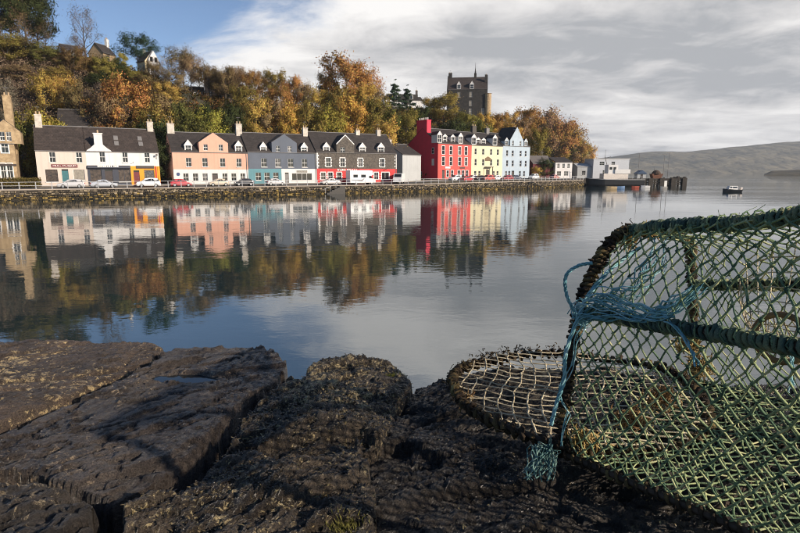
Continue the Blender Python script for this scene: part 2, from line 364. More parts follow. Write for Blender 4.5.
# railings along the quay edge
M['railw'] = mat('galvanised_rail', (.62, .62, .62), .45, metal=.3, scale=5)
def railing(x0, x1, label):
    P = [p for p in walk(WP, 2.05) if x0 <= p[0] <= x1]
    o = Vector((P[0][0], P[0][1]+.25, wtop(P[0][0]))); r = tag(empty('railing', o), label, 'railing')
    tops = []
    for x, y, d in P:
        b_ = Vector((x, y+.25, wtop(x)))-o; tops.append(b_)
        MB().box(b_.x-.045, b_.x+.045, b_.y-.045, b_.y+.045, b_.z, b_.z+1.08).box(b_.x-.09, b_.x+.09, b_.y-.09, b_.y+.09, b_.z, b_.z+.03).build('post', M['railw'], r)
    for h in (.52, 1.06): MB().tube([t+Vector((0, 0, h)) for t in tops], .035, 6).build('rail', M['railw'], r)
railing(-75, -26, 'white quay railing in front of the cream, white and pink houses')
railing(-26, 3, 'white quay railing in front of the slate blue and charcoal houses')
railing(3, 57, 'white quay railing in front of the red, yellow and pale blue houses')
# landing steps on the quay face
M['darkstone'] = mat('wet_dark_stone', (.05, .045, .04), .7, scale=3, bump=.02, bscale=8)
def steps(px, label, iron=False):
    q = road_point(px, 0); th = math.atan2(wallY(q.x+1)-wallY(q.x-1), 2)
    r = tag(empty('landing_steps', (q.x, q.y-.5, 0), th), label, 'steps')
    for k in range(7): MB().box(-2.3+k*.55, 2.2, -1.05, -.17, -.4 if k == 0 else .25*(k-1)-.001, .25*k).build('step', M['darkstone'], r)
    hr = MB(); hr.tube([(-2.4, -1.0, .9), (1.6, -1.0, 2.55)], .035, 6)
    for k in range(4): hr.tube([(-2.1+k*1.15, -1.0, .1+k*.5), (-2.1+k*1.15, -1.0, 1.0+k*.49)], .03, 6)
    hr.build('handrail', M['railw'], r)
steps(333, 'dark stone landing steps with handrail on quay below the charcoal house')
def slipway(px):
    q = road_point(px, 0); th = math.atan2(wallY(q.x+1)-wallY(q.x-1), 2)
    r = tag(empty('gangway', (q.x, q.y-.5, 0), th), 'dark arched iron gangway frame against the quay below the pale blue house', 'gangway')
    m = mat('black_iron', (.025, .023, .022), .6, metal=.4)
    arc = [(-2.9+1.6*math.cos(a), -.6, .5+1.25*math.sin(a)) for a in np.linspace(R(70), R(290), 14)]
    MB().tube(arc, .16, 7).build('arch', m, r)
    MB().tube([(-2.5, -.6, 1.75), (3.4, -.6, .2)], .14, 7).build('upper_beam', m, r)
    MB().tube([(-2.5, -.6, -.6), (3.4, -.6, .2)], .14, 7).build('lower_beam', m, r)
    for x in (-2.6, -1.2, .3): MB().tube([(x, -.6, -.5+.1*x), (x, -.6, 1.75-.26*(x+2.5))], .1, 6).build('strut', m, r)
slipway(535)
# ------------------------------------------------------------------ houses
M['white'] = mat('white_paint', (.72, .70, .67), .6, .05, scale=1.5)
M['glass'] = mat('window_glass', (.02, .022, .025), .06, .1, spec=.6)
M['blind'] = mat('net_curtain', (.16, .155, .15), .2, .45, scale=4); M['curtain'] = mat('pale_blind', (.30, .27, .22), .5, .2)  # curtain: even pale tone used on some panes
def slate_mat(name, c):
    m = mat(name, c, .75, .25, scale=1.1, detail=9)
    nt = m.node_tree; b = nt.nodes['Principled BSDF']; tcn = nt.nodes.new('ShaderNodeTexCoord')
    br = nt.nodes.new('ShaderNodeTexBrick'); br.inputs['Scale'].default_value = 1; br.inputs['Brick Width'].default_value = .42; br.inputs['Row Height'].default_value = .3; br.inputs['Mortar Size'].default_value = .012
    br.inputs['Color1'].default_value = (1, 1, 1, 1); br.inputs['Color2'].default_value = (.6, .6, .6, 1); br.inputs['Mortar'].default_value = (.2, .2, .2, 1)
    nt.links.new(tcn.outputs['Object'], br.inputs['Vector'])
    mx = nt.nodes.new('ShaderNodeMix'); mx.data_type = 'RGBA'; mx.blend_type = 'MULTIPLY'; mx.inputs[0].default_value = .8
    old = b.inputs['Base Color'].links[0].from_socket; nt.links.new(old, mx.inputs[6]); nt.links.new(br.outputs[0], mx.inputs[7]); nt.links.new(mx.outputs[2], b.inputs['Base Color'])
    bp = nt.nodes.new('ShaderNodeBump'); bp.inputs['Distance'].default_value = .03; nt.links.new(br.outputs[0], bp.inputs['Height']); nt.links.new(bp.outputs[0], b.inputs['Normal'])
    return m
M['slate'] = slate_mat('roof_slate', (.056, .046, .042))
M['slate2'] = slate_mat('roof_slate_brown', (.070, .052, .044))
M['stack'] = mat('chimney_harling', (.62, .57, .50), .85, c2=(.36, .32, .27), scale=1.4, detail=8); M['lead'] = mat('ridge_lead', (.20, .19, .185), .6, scale=2)
M['pot'] = mat('clay_pot', (.50, .36, .22), .8, scale=4)
def render_wall(name, c, var=.07):
    """painted render: weathered tone, plus rain streaks that run down the wall"""
    m = mat(name, c, .85, var, scale=.55, detail=9, bump=.006, bscale=14); nt = m.node_tree; b = nt.nodes['Principled BSDF']; g = nt.nodes.new('ShaderNodeNewGeometry')
    mp = nt.nodes.new('ShaderNodeMapping'); mp.inputs['Scale'].default_value = (2.2, 2.2, .16); nt.links.new(g.outputs['Position'], mp.inputs[0])
    n = nt.nodes.new('ShaderNodeTexNoise'); n.inputs['Scale'].default_value = 1; n.inputs['Detail'].default_value = 5; nt.links.new(mp.outputs[0], n.inputs['Vector'])
    mr_ = nt.nodes.new('ShaderNodeMapRange'); nt.links.new(n.outputs[0], mr_.inputs[0]); mr_.inputs[1].default_value = .5; mr_.inputs[2].default_value = .75; mr_.inputs[3].default_value = 0; mr_.inputs[4].default_value = .38
    mx = nt.nodes.new('ShaderNodeMix'); mx.data_type = 'RGBA'; nt.links.new(mr_.outputs[0], mx.inputs[0]); old = b.inputs['Base Color'].links[0].from_socket; nt.links.new(old, mx.inputs[6])
    mx.inputs[7].default_value = tuple(x*.55+.03 for x in c)+(1,); nt.links.new(mx.outputs[2], b.inputs['Base Color']); return m
W_ = {k: render_wall('render_'+k, c, vv) for k, c, vv in [
    ('cream', (.60, .51, .44), .05), ('white', (.68, .66, .64), .06), ('pink', (.68, .37, .27), .05), ('slateblue', (.108, .125, .158), .07),
    ('red', (.72, .045, .085), .06), ('redfront', (.62, .10, .085), .06), ('yellow', (.70, .63, .43), .05), ('paleblue', (.40, .48, .55), .06), ('teal', (.115, .26, .30), .06),
    ('redshop', (.55, .05, .05), .06), ('orange', (.80, .33, .03), .06), ('charcoalpaint', (.055, .06, .078), .05), ('grey', (.42, .43, .43), .06), ('burgundy', (.13, .025, .03), .08), ('warm', (.66, .55, .36), .07)]}
W_['whinstone'] = mat('dark_whinstone', (.135, .115, .095), .9, c2=(.045, .04, .036), scale=2.6, detail=8, bump=.02, bscale=8)
W_['sandstone'] = mat('sandstone', (.46, .34, .20), .9, c2=(.23, .16, .09), scale=1.6, detail=8, bump=.02, bscale=8)
W_['darkgranite'] = mat('dark_granite', (.045, .040, .036), .9, c2=(.018, .017, .016), scale=.9, detail=8, bump=.02, bscale=6)
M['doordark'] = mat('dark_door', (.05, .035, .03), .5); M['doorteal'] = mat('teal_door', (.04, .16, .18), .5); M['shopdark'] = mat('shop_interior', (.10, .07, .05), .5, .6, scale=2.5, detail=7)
M['signred'] = mat('sign_red', (.16, .02, .025), .5); M['letter'] = mat('sign_letters', (.82, .80, .75), .6)

def wall_cells(mb, x0, x1, z0, z1, ops, y, depth=.16):
    """vertical wall in the plane y, left open at ops = [(x0,x1,z0,z1)], with reveals"""
    xs = sorted({x0, x1, *[q for o in ops for q in o[:2]]}); zs = sorted({z0, z1, *[q for o in ops for q in o[2:4]]})
    xs = [q for q in xs if x0 <= q <= x1]; zs = [q for q in zs if z0 <= q <= z1]
    for a, b in zip(xs, xs[1:]):
        for c, d in zip(zs, zs[1:]):
            mx, mz = (a+b)/2, (c+d)/2
            if any(o[0] < mx < o[1] and o[2] < mz < o[3] for o in ops): continue
            mb.poly([(a, y, c), (b, y, c), (b, y, d), (a, y, d)])
    for a, b, c, d in ops:
        e = y+depth
        mb.poly([(a, y, c), (a, y, d), (a, e, d), (a, e, c)]); mb.poly([(b, y, c), (b, e, c), (b, e, d), (b, y, d)])
        mb.poly([(a, y, d), (b, y, d), (b, e, d), (a, e, d)]); mb.poly([(a, y, c), (a, e, c), (b, e, c), (b, y, c)])
def window(par, o, y, style='sash', sub=False, frame=None, sill=True, pane=None):
    a, b, c, d = o; fr = frame or M['white']; m = MB(); t = .055; yy = y+.09; w = b-a; h = d-c
    m.box(a, a+t, yy, yy+.06, c, d); m.box(b-t, b, yy, yy+.06, c, d); m.box(a+t, b-t, yy, yy+.06, c, c+t); m.box(a+t, b-t, yy, yy+.06, d-t, d)
    if style == 'sash':
        m.box(a+t, b-t, yy+.005, yy+.055, c+h*.5-.04, c+h*.5+.04)
        m.box((a+b)/2-.02, (a+b)/2+.02, yy+.01, yy+.05, c+t, c+h*.5-.04); m.box((a+b)/2-.02, (a+b)/2+.02, yy+.01, yy+.05, c+h*.5+.04, d-t)
    elif style == 'tall': m.box(a+t, b-t, yy+.005, yy+.055, c+h*.5-.04, c+h*.5+.04)
    elif style == 'shop':
        k = max(1, round(w/1.2))
        for i in range(1, k): m.box(a+w*i/k-.03, a+w*i/k+.03, yy+.005, yy+.055, c+t, d-t)
    wd = m.build('window_frame' if sub else 'window', fr, par)
    p = MB().poly([(a+.01, yy+.04, c+.01), (b-.01, yy+.04, c+.01), (b-.01, yy+.04, d-.01), (a+.01, yy+.04, d-.01)]).build('pane', pane or (M['blind'] if rnd.random() < .16 else M['glass']), par if sub else wd)
    if sill and not sub: MB().box(a-.08, b+.08, y-.10, y+.09, c-.10, c-.002).build('sill', M['white'], wd)
    return wd
def surround(par, o, y, m, t=.16, quoin=False):
    a, b, c, d = o; s = MB()
    s.box(a-t, a, y-.03, y+.02, c, d); s.box(b, b+t, y-.03, y+.02, c, d); s.box(a-t, b+t, y-.03, y+.02, d, d+t); s.box(a-t, b+t, y-.032, y+.02, c-t*.8, c)
    if quoin:
        for k in range(3):
            z = c+(d-c)*(k+.1)/3; s.box(a-t-.13, a-t, y-.028, y+.02, z, z+(d-c)/6.5); s.box(b+t, b+t+.13, y-.028, y+.02, z, z+(d-c)/6.5)
    return s.build('window_surround', m, par)
class House:
    def __init__(s, name, label, cat, o, th, depth, zbase, group=None):
        s.root = tag(empty(name, (o[0], o[1], zbase), th), label, cat, group); s.o = Vector((o[0], o[1], zbase)); s.th = th; s.d = depth
        s.ex = Vector((math.cos(th), math.sin(th), 0)); s.n = Vector((math.sin(th), -math.cos(th), 0))
    def lx(s, px, py):
        q = onp(px, py, s.o, s.n)-s.o; return q.dot(s.ex), q.z
    def op(s, px, y0, y1, wpx, dy=0):
        """opening from its pixel column, top and bottom rows and width"""
        x, zt = s.lx(px, y0); x2, zb = s.lx(px, y1); xa, _ = s.lx(px-wpx/2, (y0+y1)/2); xb, _ = s.lx(px+wpx/2, (y0+y1)/2)
        w = xb-xa; xc = (xa+xb)/2
        return (xc-w/2, xc+w/2, zb, zt)
    def body(s, W, eave, ridge, wall, ops, ground=None, gops=(), zg=0, splits=None, front_y=0):
        """front wall with openings (upper and painted ground floor), side gables, back"""
        D = s.d; m = MB(); s.W = W; s.eave = eave; s.ridge = ridge
        wall_cells(m, 0, W, zg, eave, list(ops), 0)
        m.poly([(0, 0, 0), (0, 0, eave), (0, D/2, ridge), (0, D, eave), (0, D, 0)]); m.poly([(W, 0, 0), (W, D, 0), (W, D, eave), (W, D/2, ridge), (W, 0, eave)])
        m.poly([(0, D, 0), (0, D, eave), (W, D, eave), (W, D, 0)]); m.build('wall', wall, s.root)
        if zg:
            if splits is None: splits = [(0, W, ground)]
            for a, b, mm in splits:
                g_ = MB(); wall_cells(g_, a, b, 0, zg, [o for o in gops if a <= (o[0]+o[1])/2 <= b], -.02)
                g_.poly([(a, -.02, zg), (b, -.02, zg), (b, .01, zg), (a, .01, zg)]); g_.build('ground_floor', mm, s.root)
        # dark rooms behind the panes
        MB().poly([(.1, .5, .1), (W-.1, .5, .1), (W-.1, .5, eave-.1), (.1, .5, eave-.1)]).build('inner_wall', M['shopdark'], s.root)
    def roof(s, m=None, over=.06, side=.08):
        D = s.d; W = s.W; e = s.eave; r = s.ridge; t = .14; k = (r-e)/(D/2); mb = MB()
        for sg in (0, 1):
            y0, y1 = (-over, D/2) if sg == 0 else (D+over, D/2); za = e-k*over
            mb.prism([(-side, y0, za), (W+side, y0, za), (W+side, y1, r), (-side, y1, r)], (0, 0, t))
        ro = mb.build('roof', m or M['slate'], s.root)
        MB().prism([(-side, D/2-.14, r+.11), (-side, D/2+.14, r+.11), (-side, D/2, r+.25)], (W+2*side, 0, 0)).build('ridge_tile', M['lead'], ro)
        MB().tube([(-side, -over-.05, e-.03), (W+side, -over-.05, e-.03)], .06, 6).build('gutter', M['lead'], ro)
        return ro
    def rz(s, y): return s.eave+(s.ridge-s.eave)*min(y, s.d-y)/(s.d/2)+.14
    def gable(s, x0, x1, zs, apex, ops, m, chim=None, trim=None, deep=None):
        """wallhead gable rising from the front wall: verticals to zs, then two slopes to apex"""
        e = s.eave; y = -.09; c = (x0+x1)/2; g_ = MB(); wall_cells(g_, x0, x1, e-.02, zs, list(ops), y, .2); dp = deep or s.d*.5
        g_.poly([(x0, y, zs), (x1, y, zs), (c, y, apex)]); g_.poly([(x0, y, e), (x0, y, zs), (x0, dp, zs), (x0, dp, e)]); g_.poly([(x1, y, e), (x1, dp, e), (x1, dp, zs), (x1, y, zs)])
        g_.poly([(x0, y, e-.02), (x0, 0, e-.02), (x1, 0, e-.02), (x1, y, e-.02)])
        gb = g_.build('gable', m, s.root)
        r_ = MB(); h = Vector((x0-c, 0, zs-apex)).normalized()
        for x, sg in ((x0, -1), (x1, 1)): r_.prism([(x+sg*.05, y+.03, zs-.03), (c, y+.03, apex), (c, dp, apex), (x+sg*.05, dp, zs-.03)], (0, 0, .1))
        r_.build('gable_roof', M['slate'], gb)
        if trim:
            t_ = MB()
            for x in (x0, x1): t_.prism([(x, y-.04, zs-.12), (x, y-.04, zs+.12), (c, y-.04, apex+.14), (c, y-.04, apex-.10)], (0, .07, 0))
            t_.build('bargeboard', trim, gb)
        for o in ops: window(gb, o, y, sub=True)
        return gb
    def dormer(s, xc, w, zb, zt, apex, m=None, style='sash', yf=.25, hipped=False):
        m = m or M['white']; x0, x1 = xc-w/2, xc+w/2; d_ = MB(); op_ = (x0+.14, x1-.14, zb+.14, zt-.05)
        wall_cells(d_, x0, x1, zb, zt, [op_], yf, .12); d_.poly([(x0, yf, zt), (x1, yf, zt), (xc, yf, apex)])
        yb = yf+2.4
        d_.poly([(x0, yf, zb), (x0, yf, zt), (x0, yb, zt), (x0, yb, zb)]); d_.poly([(x1, yf, zb), (x1, yb, zb), (x1, yb, zt), (x1, yf, zt)])
        do = d_.build('dormer', m, s.root); r_ = MB()
        for x, sg in ((x0, -1), (x1, 1)): r_.prism([(x+sg*.07, yf+.04, zt-.05), (xc, yf+.04, apex), (xc, yb+.6, apex), (x+sg*.07, yb+.6, zt-.05)], (0, 0, .07))
        r_.build('dormer_roof', M['slate'], do)
        t_ = MB()
        for x in (x0-.09, x1+.09): t_.prism([(x, yf-.06, zt-.16), (x, yf-.06, zt+.02), (xc, yf-.06, apex+.16), (xc, yf-.06, apex-.05)], (0, .09, 0))
        t_.build('bargeboard', M['white'], do)
        window(do, op_, yf, style, sub=True); return do
    def chimney(s, xc, w, top, m=None, y=None, dy=.8, pots=2, z0=None):
        y = s.d/2 if y is None else y; z0 = s.rz(y)-1.2 if z0 is None else z0; m = M['stack'] if m in (None, M['white']) else m
        c = MB().box(xc-w/2, xc+w/2, y-dy/2, y+dy/2, z0, top).box(xc-w/2-.06, xc+w/2+.06, y-dy/2-.06, y+dy/2+.06, top, top+.14).build('chimney', m, s.root)
        if pots > 1:
            a = MB().tube([(xc, y, top+.1), (xc, y, top+1.5)], .02, 4)
            for q_ in range(4): a.tube([(xc-.35, y-.3+q_*.2, top+1.35), (xc+.35, y-.3+q_*.2, top+1.35)], .012, 4)
            a.tube([(xc, y-.4, top+1.35), (xc, y+.4, top+1.35)], .014, 4).build('aerial', M['lead'], c)
        for k in range(pots): MB().lathe([(.11, 0), (.13, .05), (.10, .42), (.13, .46), (.12, .5)], 8, (xc-w/2+w*(k+.5)/pots, y, top+.14)).build('chimney_pot', M['pot'], c)
        return c
    def door(s, o, m, y=-.02):
        a, b, c, d = o
        dd = MB().box(a+.03, b-.03, y+.08, y+.14, c, d-.35).box(a, a+.05, y+.06, y+.15, c, d).box(b-.05, b, y+.06, y+.15, c, d).box(a+.05, b-.05, y+.07, y+.15, d-.35, d-.29).build('door', m, s.root)
        MB().poly([(a+.05, y+.12, d-.29), (b-.05, y+.12, d-.29), (b-.05, y+.12, d), (a+.05, y+.12, d)]).build('fanlight', M['glass'], dd)
        MB().box(b-.2, b-.14, y+.03, y+.08, (c+d)/2-.12, (c+d)/2+.02).build('handle', M['lead'], dd)
        return dd
    def downpipe(s, x, m=None):
        MB().tube([(x, -.07, .05), (x, -.07, s.eave-.05)], .05, 6).build('downpipe', m or M['lead'], s.root)
TH1 = math.atan(.6)
def row1(px):
    """point of the first row's front line at bearing px"""
    k = (px-400)/541.4; Y = 124.5/(1-.6*k); return (k*Y, Y)
def seg(pa, pb):
    a, b = row1(pa), row1(pb); return a, math.hypot(b[0]-a[0], b[1]-a[1])
def Z(ox, oy, k): return lambda x, y: (ox+x/k, oy+y/k)
def reg(h, ops, w=None, z=None):
    """even out a row of measured openings"""
    ws = w or sum(o[1]-o[0] for o in ops)/len(ops); z0 = z[0] if z else sum(o[2] for o in ops)/len(ops); z1 = z[1] if z else sum(o[3] for o in ops)/len(ops)
    return [((o[0]+o[1])/2-ws/2, (o[0]+o[1])/2+ws/2, z0, z1) for o in ops]
def row_ops(h, z, xs, y0, y1, w):
    k = z(1, 0)[0]-z(0, 0)[0]
    return reg(h, [h.op(z(x, 0)[0], z(0, y0)[1], z(0, y1)[1], w*k) for x in xs])

# --- cream shop house and white gabled shop house: one long roof line
o, W = seg(37.5, 87.5); zb = 1.95
z2 = Z(30, 110, 5.714)
h = House('cream_house', 'cream two-storey house with dark red sign and teal door, left of the white gabled shop', 'house', o, TH1, 8.5, zb)
up = row_ops(h, z2, (128, 280), 241, 300, 34)
sh = [h.op(z2(125, 0)[0], z2(0, 340)[1], z2(0, 412)[1], 70/5.714), h.op(z2(281, 0)[0], z2(0, 340)[1], z2(0, 402)[1], 66/5.714)]
dr = h.op(z2(203, 0)[0], z2(0, 338)[1], z2(0, 425)[1], 38/5.714); dr = (dr[0], dr[1], .02, dr[3])
h.body(W, 5.75, 9.9, W_['cream'], up, W_['cream'], sh+[dr], 3.3)
for q in up: window(h.root, q, 0)
window(h.root, sh[0], -.02, 'shop', frame=M['doordark'], pane=M['shopdark']); window(h.root, sh[1], -.02, 'shop', pane=M['curtain']); h.door(dr, M['doorteal'])
sg = h.op(z2(197, 0)[0], z2(0, 311)[1], z2(0, 329)[1], 150/5.714)
sb = MB().box(sg[0], sg[1], -.09, -.022, sg[2], sg[3]).build('sign_board', M['signred'], h.root)
text_mesh('sign_letters', 'MULL MUSEUM', .42, M['letter'], sb, ((sg[0]+sg[1])/2, -.1, (sg[2]+sg[3])/2), (sg[1]-sg[0])*.88)
h.roof(M['slate2']); h.chimney(.75, 1.0, 11.7, M['white'])
o, W = seg(87.5, 160)
h = House('white_house', 'white two-storey house with chimney gable above charcoal and orange shopfronts', 'house', o, TH1, 8.5, zb)
up = row_ops(h, z2, (413, 543, 669), 241, 299, 30)
xa = lambda x: h.lx(z2(x, 0)[0], 178)[0]
cw = [h.op(z2(377, 0)[0], z2(0, 340)[1], z2(0, 412)[1], 66/5.714), h.op(z2(540, 0)[0], z2(0, 340)[1], z2(0, 410)[1], 68/5.714)]
ow = [h.op(z2(681, 0)[0], z2(0, 342)[1], z2(0, 392)[1], 60/5.714)]
d1 = h.op(z2(452, 0)[0], z2(0, 340)[1], z2(0, 420)[1], 44/5.714); d1 = (d1[0], d1[1], .02, d1[3]); d2 = h.op(z2(610, 0)[0], z2(0, 345)[1], z2(0, 420)[1], 34/5.714); d2 = (d2[0], d2[1], .02, d2[3])
xs1 = xa(579)
h.body(W, 5.75, 9.9, W_['white'], up, None, cw+ow+[d1, d2], 3.35, [(0, xs1, W_['charcoalpaint']), (xs1, W, W_['orange'])])
for q in up: window(h.root, q, 0)
for q in cw: window(h.root, q, -.02, 'shop', frame=W_['charcoalpaint'], pane=M['shopdark'])
window(h.root, ow[0], -.02, 'shop', frame=W_['orange']); h.door(d1, M['doordark']); h.door(d2, M['signred'])
fb = MB().prism([(.05, -.02, 3.42), (.05, -.30, 3.42), (.05, -.42, 2.95), (.05, -.02, 2.88)], (xs1-.1, 0, 0)).build('shop_fascia', W_['charcoalpaint'], h.root)
sgn = h.op(z2(450, 0)[0], z2(0, 308)[1], z2(0, 326)[1], 132/5.714)
sl = MB(); q = sgn[0]
while q < sgn[1]-.2: wd_ = rnd.uniform(.16, .26); sl.box(q, q+wd_, -.44, -.37, 3.14, 3.14+rnd.choice((.26, .26, .36))); q += wd_+rnd.choice((.07, .07, .07, .22))
sl.build('sign_letters', M['letter'], fb)
fo = MB().box(xs1+.9, W-.9, -.14, -.022, 2.95, 3.40).build('sign_board', M['doordark'], h.root)
for k in (0, 1): MB().box(W-.75+k*.4, W-.55+k*.4, -.10, -.022, 0, 3.3).build('pilaster', W_['redshop'] if k == 0 else W_['orange'], h.root)
h.roof(M['slate2'])
gx0, gx1 = xa(335), xa(482)
y = -.06; g_ = MB(); e = h.eave; cx0, cx1 = xa(386), xa(434); zt = 6.95; ct = 8.7
prof = [(gx0, e-.02), (gx1, e-.02), (gx1-.2, e+.25), (lerp(gx1, cx1, .55), e+.62), (cx1, zt), (cx1, ct), (cx0, ct), (cx0, zt), (lerp(gx0, cx0, .55), e+.62), (gx0+.2, e+.25)]
g_.prism([(a, y, b_) for a, b_ in prof], (0, .7, 0)); gb = g_.build('gable', W_['white'], h.root)
MB().box(cx0-.1, cx1+.1, y-.08, y+.78, ct, ct+.16).build('gable_cap', M['white'], gb)
MB().lathe([(.13, 0), (.13, .5)], 8, ((cx0+cx1)/2, .3, ct+.16)).build('chimney_pot', M['pot'], gb)
r_ = MB()
for xq, cq in ((gx0+.2, cx0), (gx1-.2, cx1)): r_.prism([(xq, .5, e+.1), (cq, .5, zt-.15), (cq, 3.6, zt-.15), (xq, 3.6, e+.1)], (0, 0, .1))
r_.build('gable_roof', M['slate2'], gb)
for x_ in (515, 653):
    xx = xa(x_)
    for k in (0, 1): 
        yv = 1.0+k*1.0; z_ = h.rz(yv); s_ = (h.ridge-h.eave)/(h.d/2)
        f_ = MB().prism([(xx-.35, yv, z_+.02), (xx+.35, yv, z_+.02), (xx+.35, yv+.75, z_+.02+s_*.75), (xx-.35, yv+.75, z_+.02+s_*.75)], (0, -.05, .07)).build('skylight', M['lead'], h.root)
        MB().poly([(xx-.27, yv+.02, z_+.13), (xx+.27, yv+.02, z_+.13), (xx+.27, yv+.62, z_+.13+s_*.6), (xx-.27, yv+.62, z_+.13+s_*.6)]).build('pane', M['glass'], f_)
h.chimney(W-.6, 1.0, 11.3, M['white'])
MB().tube([(xs1+.5, -.05, 3.9), (xs1+.5, -.9, 4.1)], .03, 6).build('sign_bracket', M['doordark'], h.root)
MB().tube([(W-.4, -.08, 4.6), (W-.4, -.5, 5.5)], .03, 6).box(W-.55, W-.25, -.7, -.4, 5.2, 5.45).build('wall_lamp', M['doordark'], h.root)
# --- pink house
def three_bay(name, label, pxa, pxb, z, depth, eave, ridge, wall, gable, gwin, dorm, mid, chims, ground, quoins=False, zg=2.75, trim=None, zbase=2.0, surr=False, dh=None):
    o, W = seg(pxa, pxb); h = House(name, label, 'house', o, TH1, depth, zbase)
    mids = row_ops(h, z, mid[0], mid[1], mid[2], mid[3])
    splits, gops, doors = ground(h, z, W)
    h.body(W, eave, ridge, wall, mids, None, gops+[d for d, _ in doors], zg, splits)
    for q in mids:
        window(h.root, q, 0)
        if surr: surround(h.root, q, 0, M['white'], .15, True)
    for q in gops: window(h.root, q, -.02, 'shop' if q[1]-q[0] > 1.6 else 'sash')
    for d, m in doors: h.door(d, m)
    h.roof()
    k = z(1, 0)[0]-z(0, 0)[0]; g0, _ = h.lx(z(gable[0], 0)[0], z(0, gable[3])[1]); g1, _ = h.lx(z(gable[1], 0)[0], z(0, gable[3])[1])
    zs = h.lx(z((gable[0]+gable[1])/2, 0)[0], z(0, gable[2])[1])[1]; ap = h.lx(z((gable[0]+gable[1])/2, 0)[0], z(0, gable[4])[1])[1]
    gw = row_ops(h, z, gwin[0], gwin[1], gwin[2], gwin[3]); gw = [(a, b, max(c, eave+.05), min(d, zs-.03)) for a, b, c, d in gw]
    gb = h.gable(g0, g1, max(zs, max(q[3] for q in gw)+.05), ap, gw, wall, trim=trim)
    for x, yt, yb, w in dorm:
        xc, zt_ = h.lx(z(x, 0)[0], z(0, yt)[1]); ww = h.lx(z(x+w/2, 0)[0], z(0, yt)[1])[0]-h.lx(z(x-w/2, 0)[0], z(0, yt)[1])[0]
        h.dormer(xc, ww*.92, eave+.12, zt_-.95, zt_-.1)
    for x, yt, w, pots in chims:
        xc, zt_ = h.lx(z(x, 0)[0], z(0, yt)[1]); sc = 1+depth*.5/115
        zt_ = CAMH-zbase+(zt_-(CAMH-zbase))*sc
        h.chimney(min(max(xc, .3), W-.3) if abs(xc-W/2) > W*.4 else xc, w*k*.235, zt_, pots=pots, m=M['white'])
    if quoins:
        for xq, sg in ((0, 1), (W, -1)):
            n_ = int((eave-zg)/.36); q_ = MB()
            for i_ in range(n_):
                lw = .5 if i_ % 2 else .28; q_.box(min(xq, xq+sg*lw)-(0 if sg > 0 else -.001), max(xq, xq+sg*lw), -.035, .02, zg+i_*.36+.02, zg+i_*.36+.34)
            q_.build('quoins', M['white'], h.root)
    h.downpipe(W-.25); return h, W
z3 = Z(160, 110, 5.714)
def g_pink(h, z, W):
    w = row_ops(h, z, (148, 203, 258, 371, 422, 473), 362, 407, 29); d = h.op(z(315, 0)[0], z(0, 362)[1], z(0, 420)[1], 32/5.714)
    return [(0, W, W_['white'])], w, [((d[0], d[1], .02, d[3]), M['doordark'])]
h, W = three_bay('pink_house', 'salmon pink house with white ground floor and broad central gable', 173.5, 248.3, z3, 9, 5.9, 9.6, W_['pink'], (222, 388, 187, 210, 130), ((260, 347), 197, 233, 24),
    [(160, 170, 232, 46), (449, 175, 232, 44)], ((164, 257, 358, 451), 275, 325, 30), [(80, 82, 30, 2), (500, 86, 28, 2)], g_pink)
xq, zq = h.lx(*z3(104, 367)); MB().prism([(xq+.32*math.cos(a), -.06, zq+.32*math.sin(a)) for a in np.linspace(0, 2*math.pi, 14, endpoint=False)], (0, .035, 0)).build('round_plaque', mat('plaque_blue', (.03, .06, .16), .5), h.root)
z4 = Z(240, 110, 6.267)
def g_slate(h, z, W):
    w = row_ops(h, z, (115, 170, 225), 392, 440, 34); w2 = row_ops(h, z, (388,), 397, 440, 125); d = h.op(z(294, 0)[0], z(0, 392)[1], z(0, 466)[1], 24/6.267)
    xs = h.lx(z(262, 0)[0], 180)[0]
    return [(0, xs, W_['teal']), (xs, W, W_['white'])], w+w2, [((d[0], d[1], .02, d[3]), M['lead'])]
h, W = three_bay('slate_blue_house', 'slate blue house with central gable over teal and white shopfronts', 248.6, 316.6, z4, 9, 6.15, 10.0, W_['slateblue'], (198, 355, 205, 230, 152), ((237, 311), 226, 262, 24),
    [(147, 200, 265, 44), (404, 204, 265, 44)], ((151, 239, 318, 405), 305, 358, 34), [(455, 118, 28, 2)], g_slate, zg=2.9)
sg = h.op(z4(388, 0)[0], z4(0, 378)[1], z4(0, 392)[1], 66/6.267); MB().box(sg[0], sg[1], -.08, -.022, sg[2], sg[3]).build('sign_board', mat('sign_grey', (.35, .33, .28), .6, .4, scale=6), h.root)
z5 = Z(310, 110, 6.27)
def g_char(h, z, W):
    w = row_ops(h, z, (83, 128, 183, 415), 392, 436, 26); w2 = row_ops(h, z, (472,), 392, 438, 44); d = h.op(z(345, 0)[0], z(0, 388)[1], z(0, 452)[1], 30/6.27)
    for q in w+w2: surround(h.root, q, -.02, M['white'], .17, True)
    return [(0, W, W_['redshop'])], w+w2, [((d[0], d[1], .02, d[3]), M['white'])]
h, W = three_bay('charcoal_house', 'charcoal stone house with white quoins, white-edged gable and red ground floor', 317.0, 396.5, z5, 9.5, 6.35, 10.7, W_['whinstone'], (165, 276, 215, 240, 158), ((204,), 235, 268, 28),
    [(105, 202, 270, 44), (332, 205, 272, 44), (449, 205, 272, 44)], ((115, 204, 316, 452), 303, 356, 28), [(357, 134, 26, 2), (491, 132, 24, 2)], g_char, True, 3.0, M['white'], surr=True)
sg = h.op(z5(236, 0)[0], z5(0, 369)[1], z5(0, 381)[1], 130/6.27); sl = MB(); q = sg[0]
while q < sg[1]-.3: wd_ = rnd.uniform(.16, .3); sl.box(q, q+wd_, -.08, -.022, sg[2], sg[2]+(sg[3]-sg[2])*rnd.uniform(.75, 1)); q += wd_+rnd.choice((.07, .07, .3))
sl.build('sign_letters', M['letter'], h.root)
